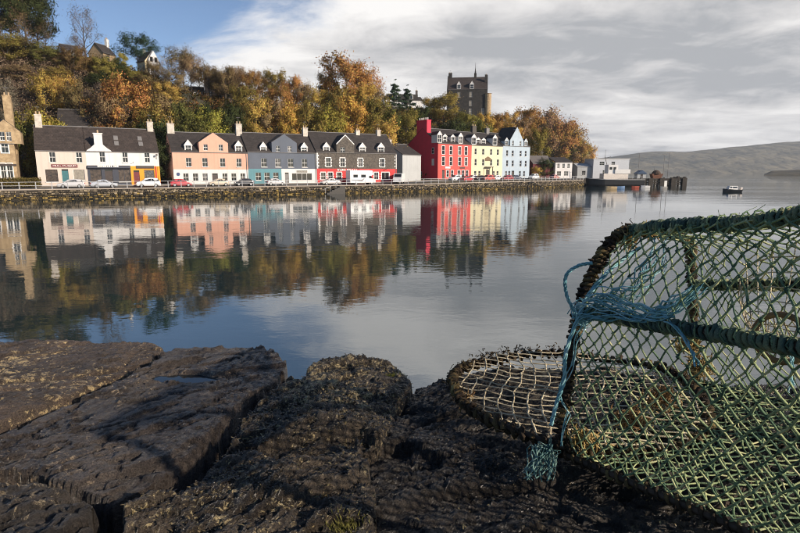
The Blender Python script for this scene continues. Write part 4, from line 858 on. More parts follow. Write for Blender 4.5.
TREES = [
 # skyline at the left
 (4, -28, 20, 52, 'd', 'dull', 'tall brown-leaved tree at the top left corner'), (17, -18, 11, 48, 'b', 'dark', 'ivy-dark tree in the top left clump, second from the corner'),
 (28, -32, 20, 56, 'd', 'dull', 'tall dull brown tree rising out of frame in the top left clump'), (42, -22, 14, 50, 'b', 'dark', 'dark evergreen in the middle of the top left clump'),
 (53, -12, 12, 54, 'a', 'dark', 'dark evergreen at the right side of the top left clump'), (60, 14, 9, 50, 't', 'dull', 'thin half-bare tree at right edge of the top left clump'), (36, 8, 12, 44, 't', 'brown', 'half-bare brown tree low in front of the top left clump'), (10, 10, 13, 43, 't', 'dull', 'half-bare tree low in the top left corner'),
 (97, 5, 14, 50, 't', 'grey', 'bare grey tree standing alone against the blue sky'), (88, 34, 9, 50, 't', 'grey', 'small bare tree just left of the lone bare tree'),
 (147, 32, 18, 64, 'p', 'conifer', 'dark spreading conifer behind the cream hillside villa'),
 # hedge and shrubs along the crest
 (4, 30, 20, 42, 's', 'dull', 'rusty hedge shrub under the top left trees, at frame edge'), (22, 33, 17, 41, 's', 'olive', 'olive shrub below the top left trees, second along the hedge'),
 (40, 36, 17, 42, 's', 'dull', 'brown shrub in the middle of the crest hedge'), (57, 44, 15, 41, 's', 'green', 'green shrub left of the white gabled hill house'), (73, 54, 14, 42, 's', 'brown', 'brown shrub below the white gabled hill house'),
 (85, 46, 14, 38, 'c', 'dull', 'brown shrub at the foot of the lone bare tree'), (95, 57, 13, 41, 's', 'olive', 'olive bush left of the tan hill cottage'),
 (113, 57, 11, 38, 'b', 'olive', 'olive bush in front of the tan hill cottage'), (124, 60, 11, 40, 's', 'dark', 'dark bush between tan hill cottage and cream villa'), (131, 53, 8, 42, 'b', 'lime', 'yellow-green slim tree left of the cream hill villa'),
 (30, 64, 15, 36, 's', 'brown', 'brown bush above the grey scrub slope at the far left'), (68, 66, 13, 36, 's', 'olive', 'olive bush on the slope below the white gabled hill house'), (14, 80, 11, 26, 's', 'grey', 'grey twiggy bush on the scrub slope by the left frame edge'), (84, 82, 11, 25, 's', 'dull', 'dull brown bush low on the slope above the slate roof'),
 (54, 72, 9, 28, 's', 'amber', 'small amber bush low on the left scrub slope'), (73, 74, 8, 28, 's', 'amber', 'small golden bush beside the amber one on the scrub slope'),
 
 (107, 72, 12, 34, 's', 'dark', 'dark bush under the tan hill cottage'), (104, 86, 12, 24, 's', 'grey', 'grey leafless scrub bush left of the big rust bush'),
 # behind the white shop house
 (130, 78, 28, 22, 'c', 'rust', 'big rust-brown bush-like tree behind the white shop house'), (112, 92, 15, 20, 's', 'brown', 'brown tree left of the big rust one above the slate roof'), (46, 110, 8, 10, 's', 'lime', 'yellow-green shrub between cream house chimney and slate roof'),
 (155, 88, 16, 26, 's', 'dull', 'dull brown tree right of the big rust tree'), (163, 118, 9, 9, 's', 'dark', 'dark bush in the gap left of the pink house'), (166, 140, 7, 4, 's', 'dark', 'dark shrub filling the alley beside the pink house'),
 (33, 118, 7, 9, 's', 'green', 'green ivy bush in the gap beside the sandstone chimney'),
 (150, 74, 12, 38, 's', 'dull', 'dull bush at the foot of the cream hill villa'), (142, 70, 10, 40, 's', 'olive', 'olive bush hiding the cream villa lower left wall'), (162, 62, 11, 46, 'd', 'dull', 'brown round tree just right of the cream hill villa'),
 (168, 98, 13, 22, 'a', 'brown', 'brown tree above the gap left of the pink house'), (158, 104, 11, 16, 's', 'olive', 'olive bush behind the white house right chimney'), (180, 72, 13, 42, 'c', 'brown', 'broad brown tree below the skyline above the pink house left side'),
 (197, 56, 12, 48, 'd', 'brown', 'brown skyline tree just right of the dark brown domed one'), (214, 64, 12, 46, 'd', 'dull', 'dull brown skyline tree left above the faded pink hill house'), (230, 68, 13, 44, 'a', 'brown', 'brown skyline tree right above the faded pink hill house'), (245, 86, 13, 30, 'c', 'olive', 'olive tree right of the faded pink hill house'), 
 (266, 74, 13, 44, 'd', 'gold', 'golden skyline tree above the pink and slate blue join'), (306, 82, 13, 36, 'd', 'brown', 'brown skyline tree above the slate blue right dormer'), (284, 88, 13, 30, 'c', 'rust', 'rust tree in mid slope above the slate blue gable'),
 (338, 86, 14, 28, 'a', 'olive', 'olive tree in mid slope below the tallest rust tree'), (362, 84, 14, 30, 'c', 'gold', 'golden tree in mid slope right of the olive one'), (374, 84, 11, 36, 'a', 'brown', 'brown tree between tallest rust tree and hilltop house'), (414, 112, 10, 28, 'c', 'dark', 'dark tree right of the hilltop house'),
 (540, 110, 12, 38, 'd', 'rust', 'rust skyline tree second from the pale blue chimney'), (562, 124, 11, 34, 'a', 'gold', 'golden skyline tree in the wooded point middle'), (520, 118, 10, 28, 'c', 'brown', 'brown tree close behind the pale blue chimney'), (557, 134, 12, 20, 'a', 'gold', 'gold tree in the wooded point front'), (572, 142, 11, 14, 'c', 'brown', 'brown tree in the wooded point front near its tip'), (580, 141, 10, 20, 'a', 'rust', 'rust tree second from the tip of the wooded point'), (546, 124, 11, 24, 'a', 'olive', 'olive tree in the wooded point left part'),
 # behind the pink house
 (176, 55, 15, 50, 't', 'brown', 'half-bare brown tree right of the cream hill villa'), (190, 47, 14, 54, 'd', 'dull', 'dark brown domed tree on the skyline above the pink house'), (205, 63, 11, 50, 't', 'rust', 'thin rusty tree on skyline left of the faded pink hill house'),
 (172, 82, 13, 34, 'b', 'amber', 'amber tree below the cream hill villa on its right'), (186, 104, 11, 20, 'a', 'green', 'green tree right behind the pink house left chimney'), (196, 118, 10, 14, 's', 'green', 'dark green bush behind the left half of the pink roof'),
 (215, 108, 12, 18, 's', 'lime', 'bright yellow-green bush behind the pink gable'), (232, 104, 12, 20, 'a', 'dark', 'dark evergreen tree behind the right pink dormer'),
 (222, 70, 14, 48, 't', 'brown', 'half-bare brown tree in front of the faded pink hill house'), (240, 66, 15, 46, 'd', 'brown', 'brown tree on skyline left of the gold pair'), (254, 70, 12, 42, 'a', 'rust', 'rusty orange tree above the pink house right chimney'),
 (208, 106, 10, 26, 'a', 'dark', 'dark tree in front of the hill lodge'), (258, 96, 12, 22, 'a', 'amber', 'glowing amber tree behind the pink house right chimney'),
 # behind slate blue and charcoal
 (280, 71, 15, 40, 'b', 'olive', 'olive tree on skyline above slate blue gable'), (296, 78, 14, 38, 'a', 'rust', 'rust tree on skyline right of the olive one'), (272, 100, 13, 22, 'c', 'brown', 'brown tree behind the left slate blue dormer'),
 (290, 102, 14, 20, 'a', 'gold', 'gold tree behind the slate blue gable'), (310, 104, 12, 19, 'c', 'olive', 'olive tree behind the slate blue house right chimney'), (318, 88, 12, 32, 'd', 'gold', 'golden tree left of the tallest rust tree'),
 (348, 57, 24, 36, 'a', 'rust', 'tallest rust-orange tree towering over the charcoal house'), (328, 74, 13, 40, 'b', 'dull', 'dark brown tree on the left shoulder of the tallest rust tree'), (366, 66, 17, 40, 'd', 'rust', 'rust tree on the right shoulder of the tallest one'),
 (330, 108, 13, 18, 's', 'lime', 'yellow-green bush behind the charcoal gable'), (352, 98, 16, 20, 'a', 'gold', 'broad gold tree behind the middle of the charcoal roof'), (374, 98, 14, 21, 'c', 'olive', 'olive gold tree behind the charcoal house right chimney'),
 (392, 110, 11, 26, 'b', 'green', 'green tree below the white hilltop house'), (406, 110, 12, 24, 'a', 'olive', 'olive tree left above the red chimney'), (384, 118, 10, 12, 's', 'amber', 'amber bush low beside the grey gabled house'),
 (395, 84, 8, 80, 'k', 'conifer', 'left of the two small conifers on the hilltop'), (407, 89, 7, 80, 'k', 'conifer', 'right of the two small conifers on the hilltop'),
 # behind the red row and under the hotel
 (421, 106, 11, 28, 'b', 'dark', 'dark tree directly behind the red chimney'), (443, 93, 14, 38, 'a', 'olive', 'big olive tree at the left foot of the dark hotel'), (431, 98, 11, 42, 'a', 'gold', 'gold tree left of the big olive one under the hotel'),
 (466, 112, 12, 30, 'a', 'olive', 'olive tree in front of the dark hotel base'), (484, 113, 10, 30, 'b', 'gold', 'gold tree at the right foot of the dark hotel'), (497, 113, 11, 30, 'c', 'rust', 'rust tree behind the yellow house right dormer'),
 (455, 118, 14, 18, 's', 'dark', 'dark bush behind the red house roof'), (480, 120, 13, 17, 's', 'green', 'green bush behind the yellow house roof'), (508, 112, 10, 34, 'b', 'amber', 'amber tree left of the pale blue gable chimney'),
 # wooded point at the right
 (527, 108, 15, 34, 'c', 'rust', 'rust-topped tall tree behind the pale blue chimney'), (512, 124, 10, 20, 'a', 'gold', 'gold tree just behind the pale blue roof'), (545, 113, 14, 34, 'a', 'brown', 'brown tree at the top of the wooded point'),
 (537, 128, 13, 16, 'b', 'olive', 'olive tree behind the small burgundy house'), (556, 121, 13, 30, 'c', 'rust', 'rust tree halfway along the wooded point skyline'), (551, 140, 12, 12, 'a', 'dark', 'dark tree right of the small white gabled house'),
 (567, 128, 12, 26, 'd', 'brown', 'brown tree descending the wooded point, third from its tip'), (576, 136, 11, 22, 'a', 'olive', 'olive tree near the tip of the wooded point'), (584, 146, 9, 14, 'c', 'gold', 'gold tree at the very tip of the wooded point'),
 (566, 146, 12, 8, 's', 'green', 'green bush by the shore right of the small house'), (578, 156, 9, 5, 's', 'dull', 'brown bush above the shore at the wooded point'), (588, 158, 5, 6, 's', 'rust', 'small rust bush by the pier at the wooded point'), (545, 158, 8, 5, 's', 'dark', 'dark hedge beside the small white gabled house'),
 (536, 166, 5, -168, 's', 'gold', 'small golden bush in front of the burgundy wing'),
]
for a in TREES:
    kw = {}
    nm = {'s': 'bush', 'k': 'conifer_tree', 'p': 'pine_tree', 'n': 'bare_tree'}.get(a[4], 'autumn_tree'); ct = 'bush' if a[4] == 's' else 'tree'
    plant_tree(*a, name=nm, cat=ct, base=2.4 if a[3] < 0 else None)
# undergrowth over the whole hillside: nobody could count it
rs = np.random.RandomState(5); pts_ = []
while len(pts_) < 7000:
    px = rs.uniform(-30, 596); t = rs.uniform(8, 80); x = None
    lo, hi = 60, 420
    for _ in range(18):
        Y = (lo+hi)/2; x = (px-400)/541*Y
        if (Y-rowY(x))*.86 < t: lo = Y
        else: hi = Y
    z = ground_z(x, Y)
    if z > .8: pts_.append((x, Y, z+.1))
Pn = np.array(pts_); pxs = 400+541*Pn[:, 0]/Pn[:, 1]
def cover(name, sel, n, size, hgt, c, label, cat):
    B = Pn[sel]; Cc = np.repeat(B, n, 0); N = len(Cc); rad = np.repeat(.7+1.5*rs.rand(len(B))**2, n)
    dirv = rs.randn(N, 3); dirv /= np.linalg.norm(dirv, axis=1)[:, None]; dirv[:, 2] = abs(dirv[:, 2]); Cc = Cc+dirv*(rad*rs.rand(N)**.4)[:, None]*np.array([1.3, 1.3, hgt])
    V, Fq, Nn = leaf_cloud(Cc, size*(.5+rs.rand(N)), dirv+rs.randn(N, 3)*.3+np.array([0, 0, .25]), rs)
    o = np_mesh(name, V, Fq, LEAF, None, True, Nn); o.color = (*c, 1); return tag(o, label, cat, kind='stuff')
tsel = np.array([(y-rowY(x))*.86 for x, y, z in pts_]); kind = rs.rand(len(Pn))
scr = (pxs < 112) & (tsel < 42)
cover('dry_scrub', scr, 75, .15, 1.3, (.23, .165, .115), 'grey-brown leafless scrub covering the slope at the left', 'scrub')
cover('undergrowth', ~scr & (kind < .5), 46, .2, 1.3, (.055, .058, .020), 'dark green undergrowth between the hillside trees', 'undergrowth')
cover('bracken', ~scr & (kind >= .5), 46, .2, 1.2, (.17, .095, .034), 'brown bracken between the hillside trees', 'bracken')
# garden hedge before the sandstone house
hb = Vector((*row1(14), 2.0)); N = 5000; C_ = np.stack([rs.uniform(-3.5, 3.6, N), rs.uniform(-.5, .5, N), rs.uniform(0, 1.3, N)], 1)+rs.randn(N, 3)*.07
a_ = rs.randn(N, 3); a_ /= np.linalg.norm(a_, axis=1)[:, None]; b_ = np.cross(a_, rs.randn(N, 3)); b_ /= np.linalg.norm(b_, axis=1)[:, None]; s_ = .1
ho = np_mesh('hedge', np.stack([C_-a_*s_, C_-b_*s_*.6, C_+a_*s_, C_+b_*s_*.6], 1).reshape(-1, 3), np.arange(N*4).reshape(-1, 4), LEAF); ho.color = (.13, .10, .035, 1)
ho.location = hb+Vector((math.sin(TH1), -math.cos(TH1), 0))*1.6; ho.rotation_euler = (0, 0, TH1); tag(ho, 'low brown-green hedge in front of the sandstone house', 'hedge')
# ------------------------------------------------------------------ vehicles
M['tyre'] = mat('tyre', (.02, .02, .02), .9); M['rim'] = mat('rim', (.45, .45, .46), .35, metal=.7); M['carglass'] = mat('car_glass', (.015, .017, .02), .08, .1)
M['lampw'] = mat('headlamp', (.75, .75, .72), .15); M['lampr'] = mat('tail_lamp', (.35, .02, .02), .3); M['trim'] = mat('black_trim', (.02, .02, .022), .6)
def wheel(par, x, y, r, w=.2):
    q = MB().tube([(x, y-w/2, r), (x, y+w/2, r)], r, 16).build('wheel', M['tyre'], par); sgn = -1 if y < 0 else 1
    MB().tube([(x, y+sgn*w*.3, r), (x, y+sgn*(w/2+.012), r)], r*.62, 12).build('rim', M['rim'], q)
CARS = {  # (x, z) roofline from nose to tail, belt height, glass x range
 'hatch': ([(-2.0, .62), (-1.95, .74), (-1.1, .92), (-.45, 1.40), (.2, 1.47), (1.1, 1.42), (1.75, .98), (1.95, .9), (2.0, .6)], .93),
 'sedan': ([(-2.25, .60), (-2.2, .72), (-1.15, .90), (-.45, 1.36), (.25, 1.42), (.9, 1.36), (1.55, 1.0), (2.2, .95), (2.28, .6)], .92),
 'estate': ([(-2.25, .62), (-2.2, .76), (-1.15, .96), (-.5, 1.45), (.3, 1.52), (1.6, 1.46), (2.1, 1.02), (2.2, .9), (2.25, .6)], .98),
 'suv': ([(-2.2, .72), (-2.15, .92), (-1.2, 1.08), (-.6, 1.58), (.2, 1.68), (1.6, 1.62), (2.05, 1.15), (2.15, 1.0), (2.2, .7)], 1.08)}
def car(px, q, style, c, label, flip=False, off=0.0):
    p = road_point(px, q); th = math.atan2(wallY(p.x+2)-wallY(p.x-2), 4)+(math.pi if flip else 0)+off
    r = tag(empty('parked_car', p, th), label, 'car', 'cars parked along the street')
    prof, belt = CARS[style]; paint = mat('car_paint_'+'_'.join(str(int(k*100)) for k in c), c, .3, .02, coat=.6)
    bot = .22; hw = .86; n = 30; x0, x1 = prof[0][0], prof[-1][0]; rings = []
    for k in range(n+1):
        x = lerp(x0, x1, k/n); top = interp(x, prof); e_ = 1-.10*abs(2*k/n-1)**6; w = hw*e_
        arch = 0
        for wx in (-1.32, 1.28):
            if abs(x-wx) < .36: arch = max(arch, math.sqrt(.36**2-(x-wx)**2))
        bz = bot+arch*.9; sh_ = min(top, belt); tw = w*(.76 if top > belt+.2 else lerp(.97, .76, max(0, (top-belt)/.2)))
        rings.append([(x, -w*.96, bz), (x, -w, max(bz+.02, .5)), (x, -w*.985, sh_-.06), (x, -w*.95, sh_), (x, -tw, top-.05), (x, -tw*.85, top), (x, tw*.85, top), (x, tw, top-.05), (x, w*.95, sh_), (x, w*.985, sh_-.06), (x, w, max(bz+.02, .5)), (x, w*.96, bz)])
    MB().loft(rings).build('body', paint, r, True)
    gx0 = [x for x, z in prof if z > belt+.3][0]; gx1 = [x for x, z in prof if z > belt+.3][-1]; zt = max(z for _, z in prof)-.13
    for s in (-1, 1):
        for a, b in ((gx0-.25, -.02+(gx0+gx1)/2), ((gx0+gx1)/2+.04, gx1+.22)):
            za = min(zt, interp(a+.1, prof)-.1); zb_ = min(zt, interp(b-.1, prof)-.1)
            yl, yh = s*hw*.968, s*hw*.79
            MB().poly([(a-.1 if a < 0 else a, yl, belt+.03), (b+.1 if b > (gx0+gx1)/2+.2 else b, yl, belt+.03), (b, yh, max(zb_, belt+.1)), (a+(.12 if a < 0 else 0), yh, max(za, belt+.1))]).build('side_window', M['carglass'], r)
    i_ = [k for k, (x, z) in enumerate(prof) if z > belt+.3]
    for a, b, nm in ((i_[0]-1, i_[0], 'windscreen'), (i_[-1], i_[-1]+1, 'rear_window')):
        (xa_, za), (xb_, zb_) = prof[a], prof[b]; f0, f1 = .12, .86; A = (lerp(xa_, xb_, f0), lerp(za, zb_, f0)+.018); B = (lerp(xa_, xb_, f1), lerp(za, zb_, f1)+.018); dx = -.012 if a < 4 else .012
        MB().poly([(A[0]+dx, -.62, A[1]), (A[0]+dx, .62, A[1]), (B[0]+dx, .58, B[1]), (B[0]+dx, -.58, B[1])]).build(nm, M['carglass'], r)
    for s in (-1, 1):
        wheel(r, -1.32, s*.76, .32); wheel(r, 1.28, s*.76, .32)
        MB().box(x0-.02, x0+.3, s*.62-.16, s*.62+.16, .60, .72).build('headlight', M['lampw'], r)
        MB().box(x1-.22, x1+.02, s*.66-.12, s*.66+.12, .68, .86).build('tail_light', M['lampr'], r)
        MB().box(gx0-.25, gx0-.05, s*.87-.07, s*.87+.07, belt, belt+.13).build('wing_mirror', paint, r)
    MB().box(x0-.03, x0+.15, -.75, .75, .26, .44).build('bumper', M['trim'], r); MB().box(x1-.12, x1+.03, -.75, .75, .3, .48).build('bumper', M['trim'], r)
    r.scale = (.88, .9, .95)
    return r
silver, white_c, black_c, red_c = (.50, .50, .51), (.78, .78, .77), (.03, .03, .035), (.45, .04, .05)
car(70, .42, 'estate', silver, 'silver estate car parked before the cream house'); car(103, .42, 'sedan', (.42, .45, .50), 'grey-blue saloon car parked before the charcoal shopfront', True)
car(147.5, .42, 'suv', white_c, 'white car with dark windows parked before the orange shopfront'); car(180, .40, 'hatch', red_c, 'red hatchback parked before the left of the pink house', True)
car(218, .42, 'hatch', (.55, .47, .36), 'beige small car parked before the pink house door'); car(243.5, .42, 'hatch', black_c, 'black hatchback parked where pink and slate blue houses meet')
car(275, .40, 'hatch', silver, 'silver hatchback parked before the teal shopfront', True); car(330, .40, 'sedan', (.62, .60, .58), 'light silver saloon car parked left of the motorhome')
car(456, .5, 'suv', white_c, 'white car parked before the red house front'); car(467, .35, 'hatch', red_c, 'red car nearest the quay below the red house', True); car(473, .62, 'hatch', (.70, .70, .70), 'pale car parked before the red and yellow house join')
car(480, .5, 'hatch', black_c, 'black car parked before the yellow house'); car(488, .42, 'suv', (.50, .11, .09), 'brick red car parked before the yellow house porch'); car(496, .5, 'hatch', white_c, 'white hatchback parked before the yellow house right side')
car(507, .42, 'estate', (.32, .05, .06), 'dark red estate parked before the pale blue house'); car(516, .5, 'hatch', (.09, .10, .14), 'dark blue car parked before the pale blue house', True)
car(534, .6, 'suv', (.72, .73, .74), 'white car parked before the burgundy wing'); car(555, .55, 'hatch', (.60, .28, .25), 'faded red car parked near the quay end', True); car(566, .6, 'estate', (.66, .67, .68), 'silver-white car parked closest to the pier')
# motorhome
p = road_point(361, .30); th = math.atan2(wallY(p.x+2)-wallY(p.x-2), 4)+math.pi
r = tag(empty('motorhome', p, th), 'white motorhome parked before the red ground floor', 'motorhome')
pm = mat('motorhome_white', (.80, .80, .79), .35, .03, coat=.4)
MB().prism([(x, -1.08, z) for x, z in ((-2.9, .45), (-2.85, .95), (-2.2, 1.25), (-1.75, 1.75), (-2.3, 2.1), (-2.25, 2.85), (-1.4, 3.0), (2.9, 3.0), (3.0, 2.9), (3.0, .4))], (0, 2.16, 0)).build('body', pm, r)
for s in (-1, 1):
    y = s*1.085
    for nm, x0, x1, z0, z1 in (('side_window', -.6, .5, 1.5, 2.1), ('side_window', 1.3, 2.3, 1.5, 2.1)): MB().box(x0, x1, min(y, y+s*.02), max(y, y+s*.02), z0, z1).build(nm, M['carglass'], r)
    MB().prism([(-2.15, y, 1.3), (-1.35, y, 1.3), (-1.35, y, 1.85), (-1.75, y, 1.85)], (0, s*.02, 0)).build('cab_window', M['carglass'], r)
    MB().prism([(.2, y, .7), (2.8, y, .95), (2.8, y, 1.15), (.6, y, 1.0), (-.4, y, 1.45)], (0, s*.012, 0)).build('side_stripe', mat('stripe_grey', (.2, .2, .22), .4), r)
    wheel(r, -2.0, s*.95, .36); wheel(r, 1.6, s*.95, .36); MB().box(-2.93, -2.7, s*.8-.18, s*.8+.18, .8, 1.0).build('headlight', M['lampw'], r)
MB().poly([(-2.22, -.9, 1.27), (-2.22, .9, 1.27), (-1.80, .9, 1.72), (-1.80, -.9, 1.72)]).build('windscreen', M['carglass'], r)
# white panel van, seen end-on by the grey house
p = road_point(399, .55); r = tag(empty('panel_van', p, R(80)), 'white van parked end-on between the charcoal and red houses', 'van')
MB().prism([(x, -.95, z) for x, z in ((-2.4, .4), (-2.35, 1.1), (-1.7, 1.35), (-1.2, 2.2), (2.4, 2.25), (2.45, .4))], (0, 1.9, 0)).build('body', pm, r)
MB().poly([(-1.69, -.8, 1.42), (-1.69, .8, 1.42), (-1.27, .8, 2.12), (-1.27, -.8, 2.12)]).build('windscreen', M['carglass'], r)
for s in (-1, 1): wheel(r, -1.6, s*.85, .34); wheel(r, 1.5, s*.85, .34); MB().box(-2.43, -2.3, s*.7-.15, s*.7+.15, .8, .95).build('headlight', M['lampw'], r)
# ------------------------------------------------------------------ pier, vessel, boats
M['timber'] = mat('pier_timber', (.055, .045, .036), .9, c2=(.02, .017, .014), scale=2, bump=.02, bscale=6); M['pale_timber'] = mat('weathered_timber', (.26, .21, .14), .9, scale=2)
PY = 176.0
pr = tag(empty('pier', (0, PY, 0)), 'dark timber pier on piles running out from the wooded point', 'pier')
xA, xB, xC = atY(575, 180, PY).x, atY(640, 180, PY).x, atY(686, 180, PY).x; dz = 2.3
MB().box(xA, xB, 0, 9, -3, dz).build('stone_pier', mat('pier_masonry', (.10, .085, .07), .9, c2=(.03, .027, .024), scale=1.2, bump=.03, bscale=5), pr)
MB().box(xB, xC, 0, 9, dz-.35, dz).build('deck', M['timber'], pr)
k = 0; x = xB+.3
while x < xC:
    for yy in (.15, 4.5, 8.8): MB().tube([(x, yy, -3), (x, yy, dz+(.35 if yy < 1 and k % 4 == 0 else -.1))], .22, 8).build('pile', M['pale_timber'] if k in (1, 2, 5) and yy < 1 else M['timber'], pr)
    x += .95; k += 1
for zq in (.35, .85, 1.35, 1.8): MB().box(xB, xC-(.0 if zq > 1 else 1.5), -.12, .05, zq, zq+.34).build('waling', M['timber'], pr)
for j in range(4): x = lerp(xB+3.4, xC-.6, j/3); MB().box(x-.7, x+.7, -.5, -.13, -.5, dz+.05+.1*(j % 2)).build('fender', M['timber'], pr)
for j in range(5): x = lerp(xC-4.5, xC-.2, j/4); MB().box(x-.35, x+.35, .2, .9, dz, dz+.35+.2*(j % 3)).build('bollard_block', M['timber'], pr)
MB().box(xB+7.6, xB+8.8, -.2, -.13, .0, 1.6).build('pale_panel', M['letter'], pr)
for px_, hh in ((638, 8.2), (663, 7.8), (667.5, 8.2), (654, 4.6)):
    q = atY(px_, 176, PY+5); r = tag(empty('lamp_post', (q.x, q.y, dz)), {638: 'lamp post on pier above the blue shelter', 663: 'left post of the tall pair on the pier', 667.5: 'right post of the tall pair on the pier', 654: 'short post on pier beside the rusty skip'}[px_], 'lamp post', 'posts on the pier')
    MB().tube([(0, 0, 0), (0, 0, hh)], [.09, .05], 8).build('pole', M['lead'], r); MB().box(-.7, .7, -.1, .1, hh, hh+.14).build('lamp_head', M['lead'], r)
q = atY(640, 176, PY+4); r = tag(empty('shelter', (q.x, q.y, dz)), 'small blue-roofed shelter on the pier', 'shelter')
MB().box(-1.4, 1.4, -1.2, 1.2, 0, 1.5).build('wall', W_['grey'], r); MB().prism([(-1.8, -1.5, 1.5), (1.8, -1.5, 1.5), (0, -1.5, 2.7)], (0, 3, 0)).build('roof', mat('blue_roof', (.035, .07, .14), .5), r); MB().box(-.4, .4, -1.22, -1.203, .05, 1.3).build('door', M['doordark'], r)
q = atY(656, 176, PY+4); r = tag(empty('skip', (q.x, q.y, dz)), 'rusty red-brown skip heaped with nets on the pier', 'skip')
MB().prism([(-1.3, -1, 0), (1.3, -1, 0), (1.8, -1, 1.5), (-1.8, -1, 1.5)], (0, 2, 0)).build('bin', mat('rust', (.19, .075, .04), .8, .3), r)
hp = MB(); hp.lathe([(1.5, 1.45), (1.3, 2.0), (.8, 2.5), (.2, 2.75)], 9); hp.build('net_heap', mat('heaped_net', (.11, .07, .05), .95, .4, bump=.2, bscale=3), r)
# pier building
q = atY(577, 178, 182); h = House('pier_office', 'light grey-white office building with dark windows at the pier root', 'building', (q.x, q.y), R(2), 8, 2.2)
wn_ = [(1.6, 2.8, 1.2, 2.6)]; h.body(4.9, 3.9, 5.0, W_['grey'], wn_); h.roof(W_['grey']); window(h.root, wn_[0], 0, pane=M['carglass'])
m_ = MB(); wg = [(7.0, 8.6, 4.4, 5.6), (11.0, 12.2, 4.4, 5.6), (8.2, 9.4, 1.6, 2.8), (13.4, 15.6, 1.0, 2.4)]; wall_cells(m_, 4.91, 17.0, 0, 6.4, wg, -1); m_.poly([(4.91, -1, 0), (4.91, -1, 6.4), (4.91, 7, 6.4), (4.91, 7, 0)]); m_.poly([(17, -1, 0), (17, 7, 0), (17, 7, 6.4), (17, -1, 6.4)]); m_.poly([(4.91, -1, 6.4), (17, -1, 6.4), (17, 7, 6.4), (4.91, 7, 6.4)])
wp = m_.build('main_block', mat('pale_grey_cladding', (.52, .54, .57), .7, .05), h.root)
for w_ in wg: window(wp, w_, -1, sub=True, pane=M['carglass'])
MB().box(4.7, 17.2, -1.2, 7.2, 6.41, 6.6).build('parapet', M['white'], h.root)
MB().tube([(10, 2, 6.6), (10, 2, 9.6)], .06, 6).build('mast', M['lead'], h.root)
# black-hulled vessel alongside
vy = 168.5; vx0, vx1 = atY(585, 185, vy).x, atY(641, 185, vy).x; L = vx1-vx0
r = tag(empty('workboat', (vx0, vy, 0)), 'black-hulled workboat with white wheelhouse moored along the pier', 'boat'); rings = []
for k in range(25):
    x = L*k/24; s = k/24; hw_ = 2.7*min(1, (s/.28)**.65 if s > 0 else .02); hw_ = max(hw_, .06); top = 2.15+.55*(1-s)**4; kx = -.9*(1-s)**6
    rings.append([(x+kx*.0+.9*(1-s)**5, -hw_*.55, -.6), (x+.45*(1-s)**5, -hw_*.9, .5), (x, -hw_, top), (x, hw_, top), (x+.45*(1-s)**5, hw_*.9, .5), (x+.9*(1-s)**5, hw_*.55, -.6)])
MB().loft(rings).build('hull', mat('black_hull', (.022, .022, .024), .45), r, False)
MB().tube([(q_[2][0], q_[2][1]-.02, q_[2][2]-.12) for q_ in rings], .07, 6).build('rubbing_strake', M['white'], r)
wx = atY(606, 170, vy).x-vx0
cb = MB(); ops_ = [(wx+.5, wx+1.4, 5.0, 5.9), (wx+1.7, wx+2.6, 5.0, 5.9)]; 
MB().box(wx-1.2, wx+6.4, -1.6, 1.9, 2.0, 3.9).build('deckhouse', mat('deckhouse_cream', (.74, .66, .58), .6), r)
wall_cells(cb, wx+.2, wx+3.2, 3.9, 6.6, ops_, -1.4); cb.poly([(wx+.2, -1.4, 3.9), (wx+.2, -1.4, 6.6), (wx+.2, 1.6, 6.6), (wx+.2, 1.6, 3.9)]); cb.poly([(wx+3.2, -1.4, 3.9), (wx+3.2, 1.6, 3.9), (wx+3.2, 1.6, 6.6), (wx+3.2, -1.4, 6.6)]); cb.poly([(wx+.2, -1.4, 6.6), (wx+3.2, -1.4, 6.6), (wx+3.2, 1.6, 6.6), (wx+.2, 1.6, 6.6)])
wh = cb.build('wheelhouse', M['white'], r)
for o_ in ops_: window(wh, o_, -1.4, 'plain', sub=True, pane=M['carglass'])
MB().box(wx+2.2, wx+6.9, -1.75, 2.0, 3.91, 5.2).build('upper_deckhouse', M['white'], r)
MB().tube([(wx+.2, 0, 6.6), (wx-.6, 0, 9.0)], .08, 6).tube([(wx-.4, 0, 8.4), (wx+1.2, 0, 9.1)], .05, 6).build('mast', M['doordark'], r)
for k in range(5): x = L*(.62+.08*k); MB().tube([(x, -2.45, 2.1), (x, -2.45, 3.0)], .03, 5).build('rail_post', M['railw'], r)
MB().tube([(L*.62, -2.45, 3.0), (L*.96, -2.45, 3.0)], .03, 5).build('guard_rail', M['railw'], r)
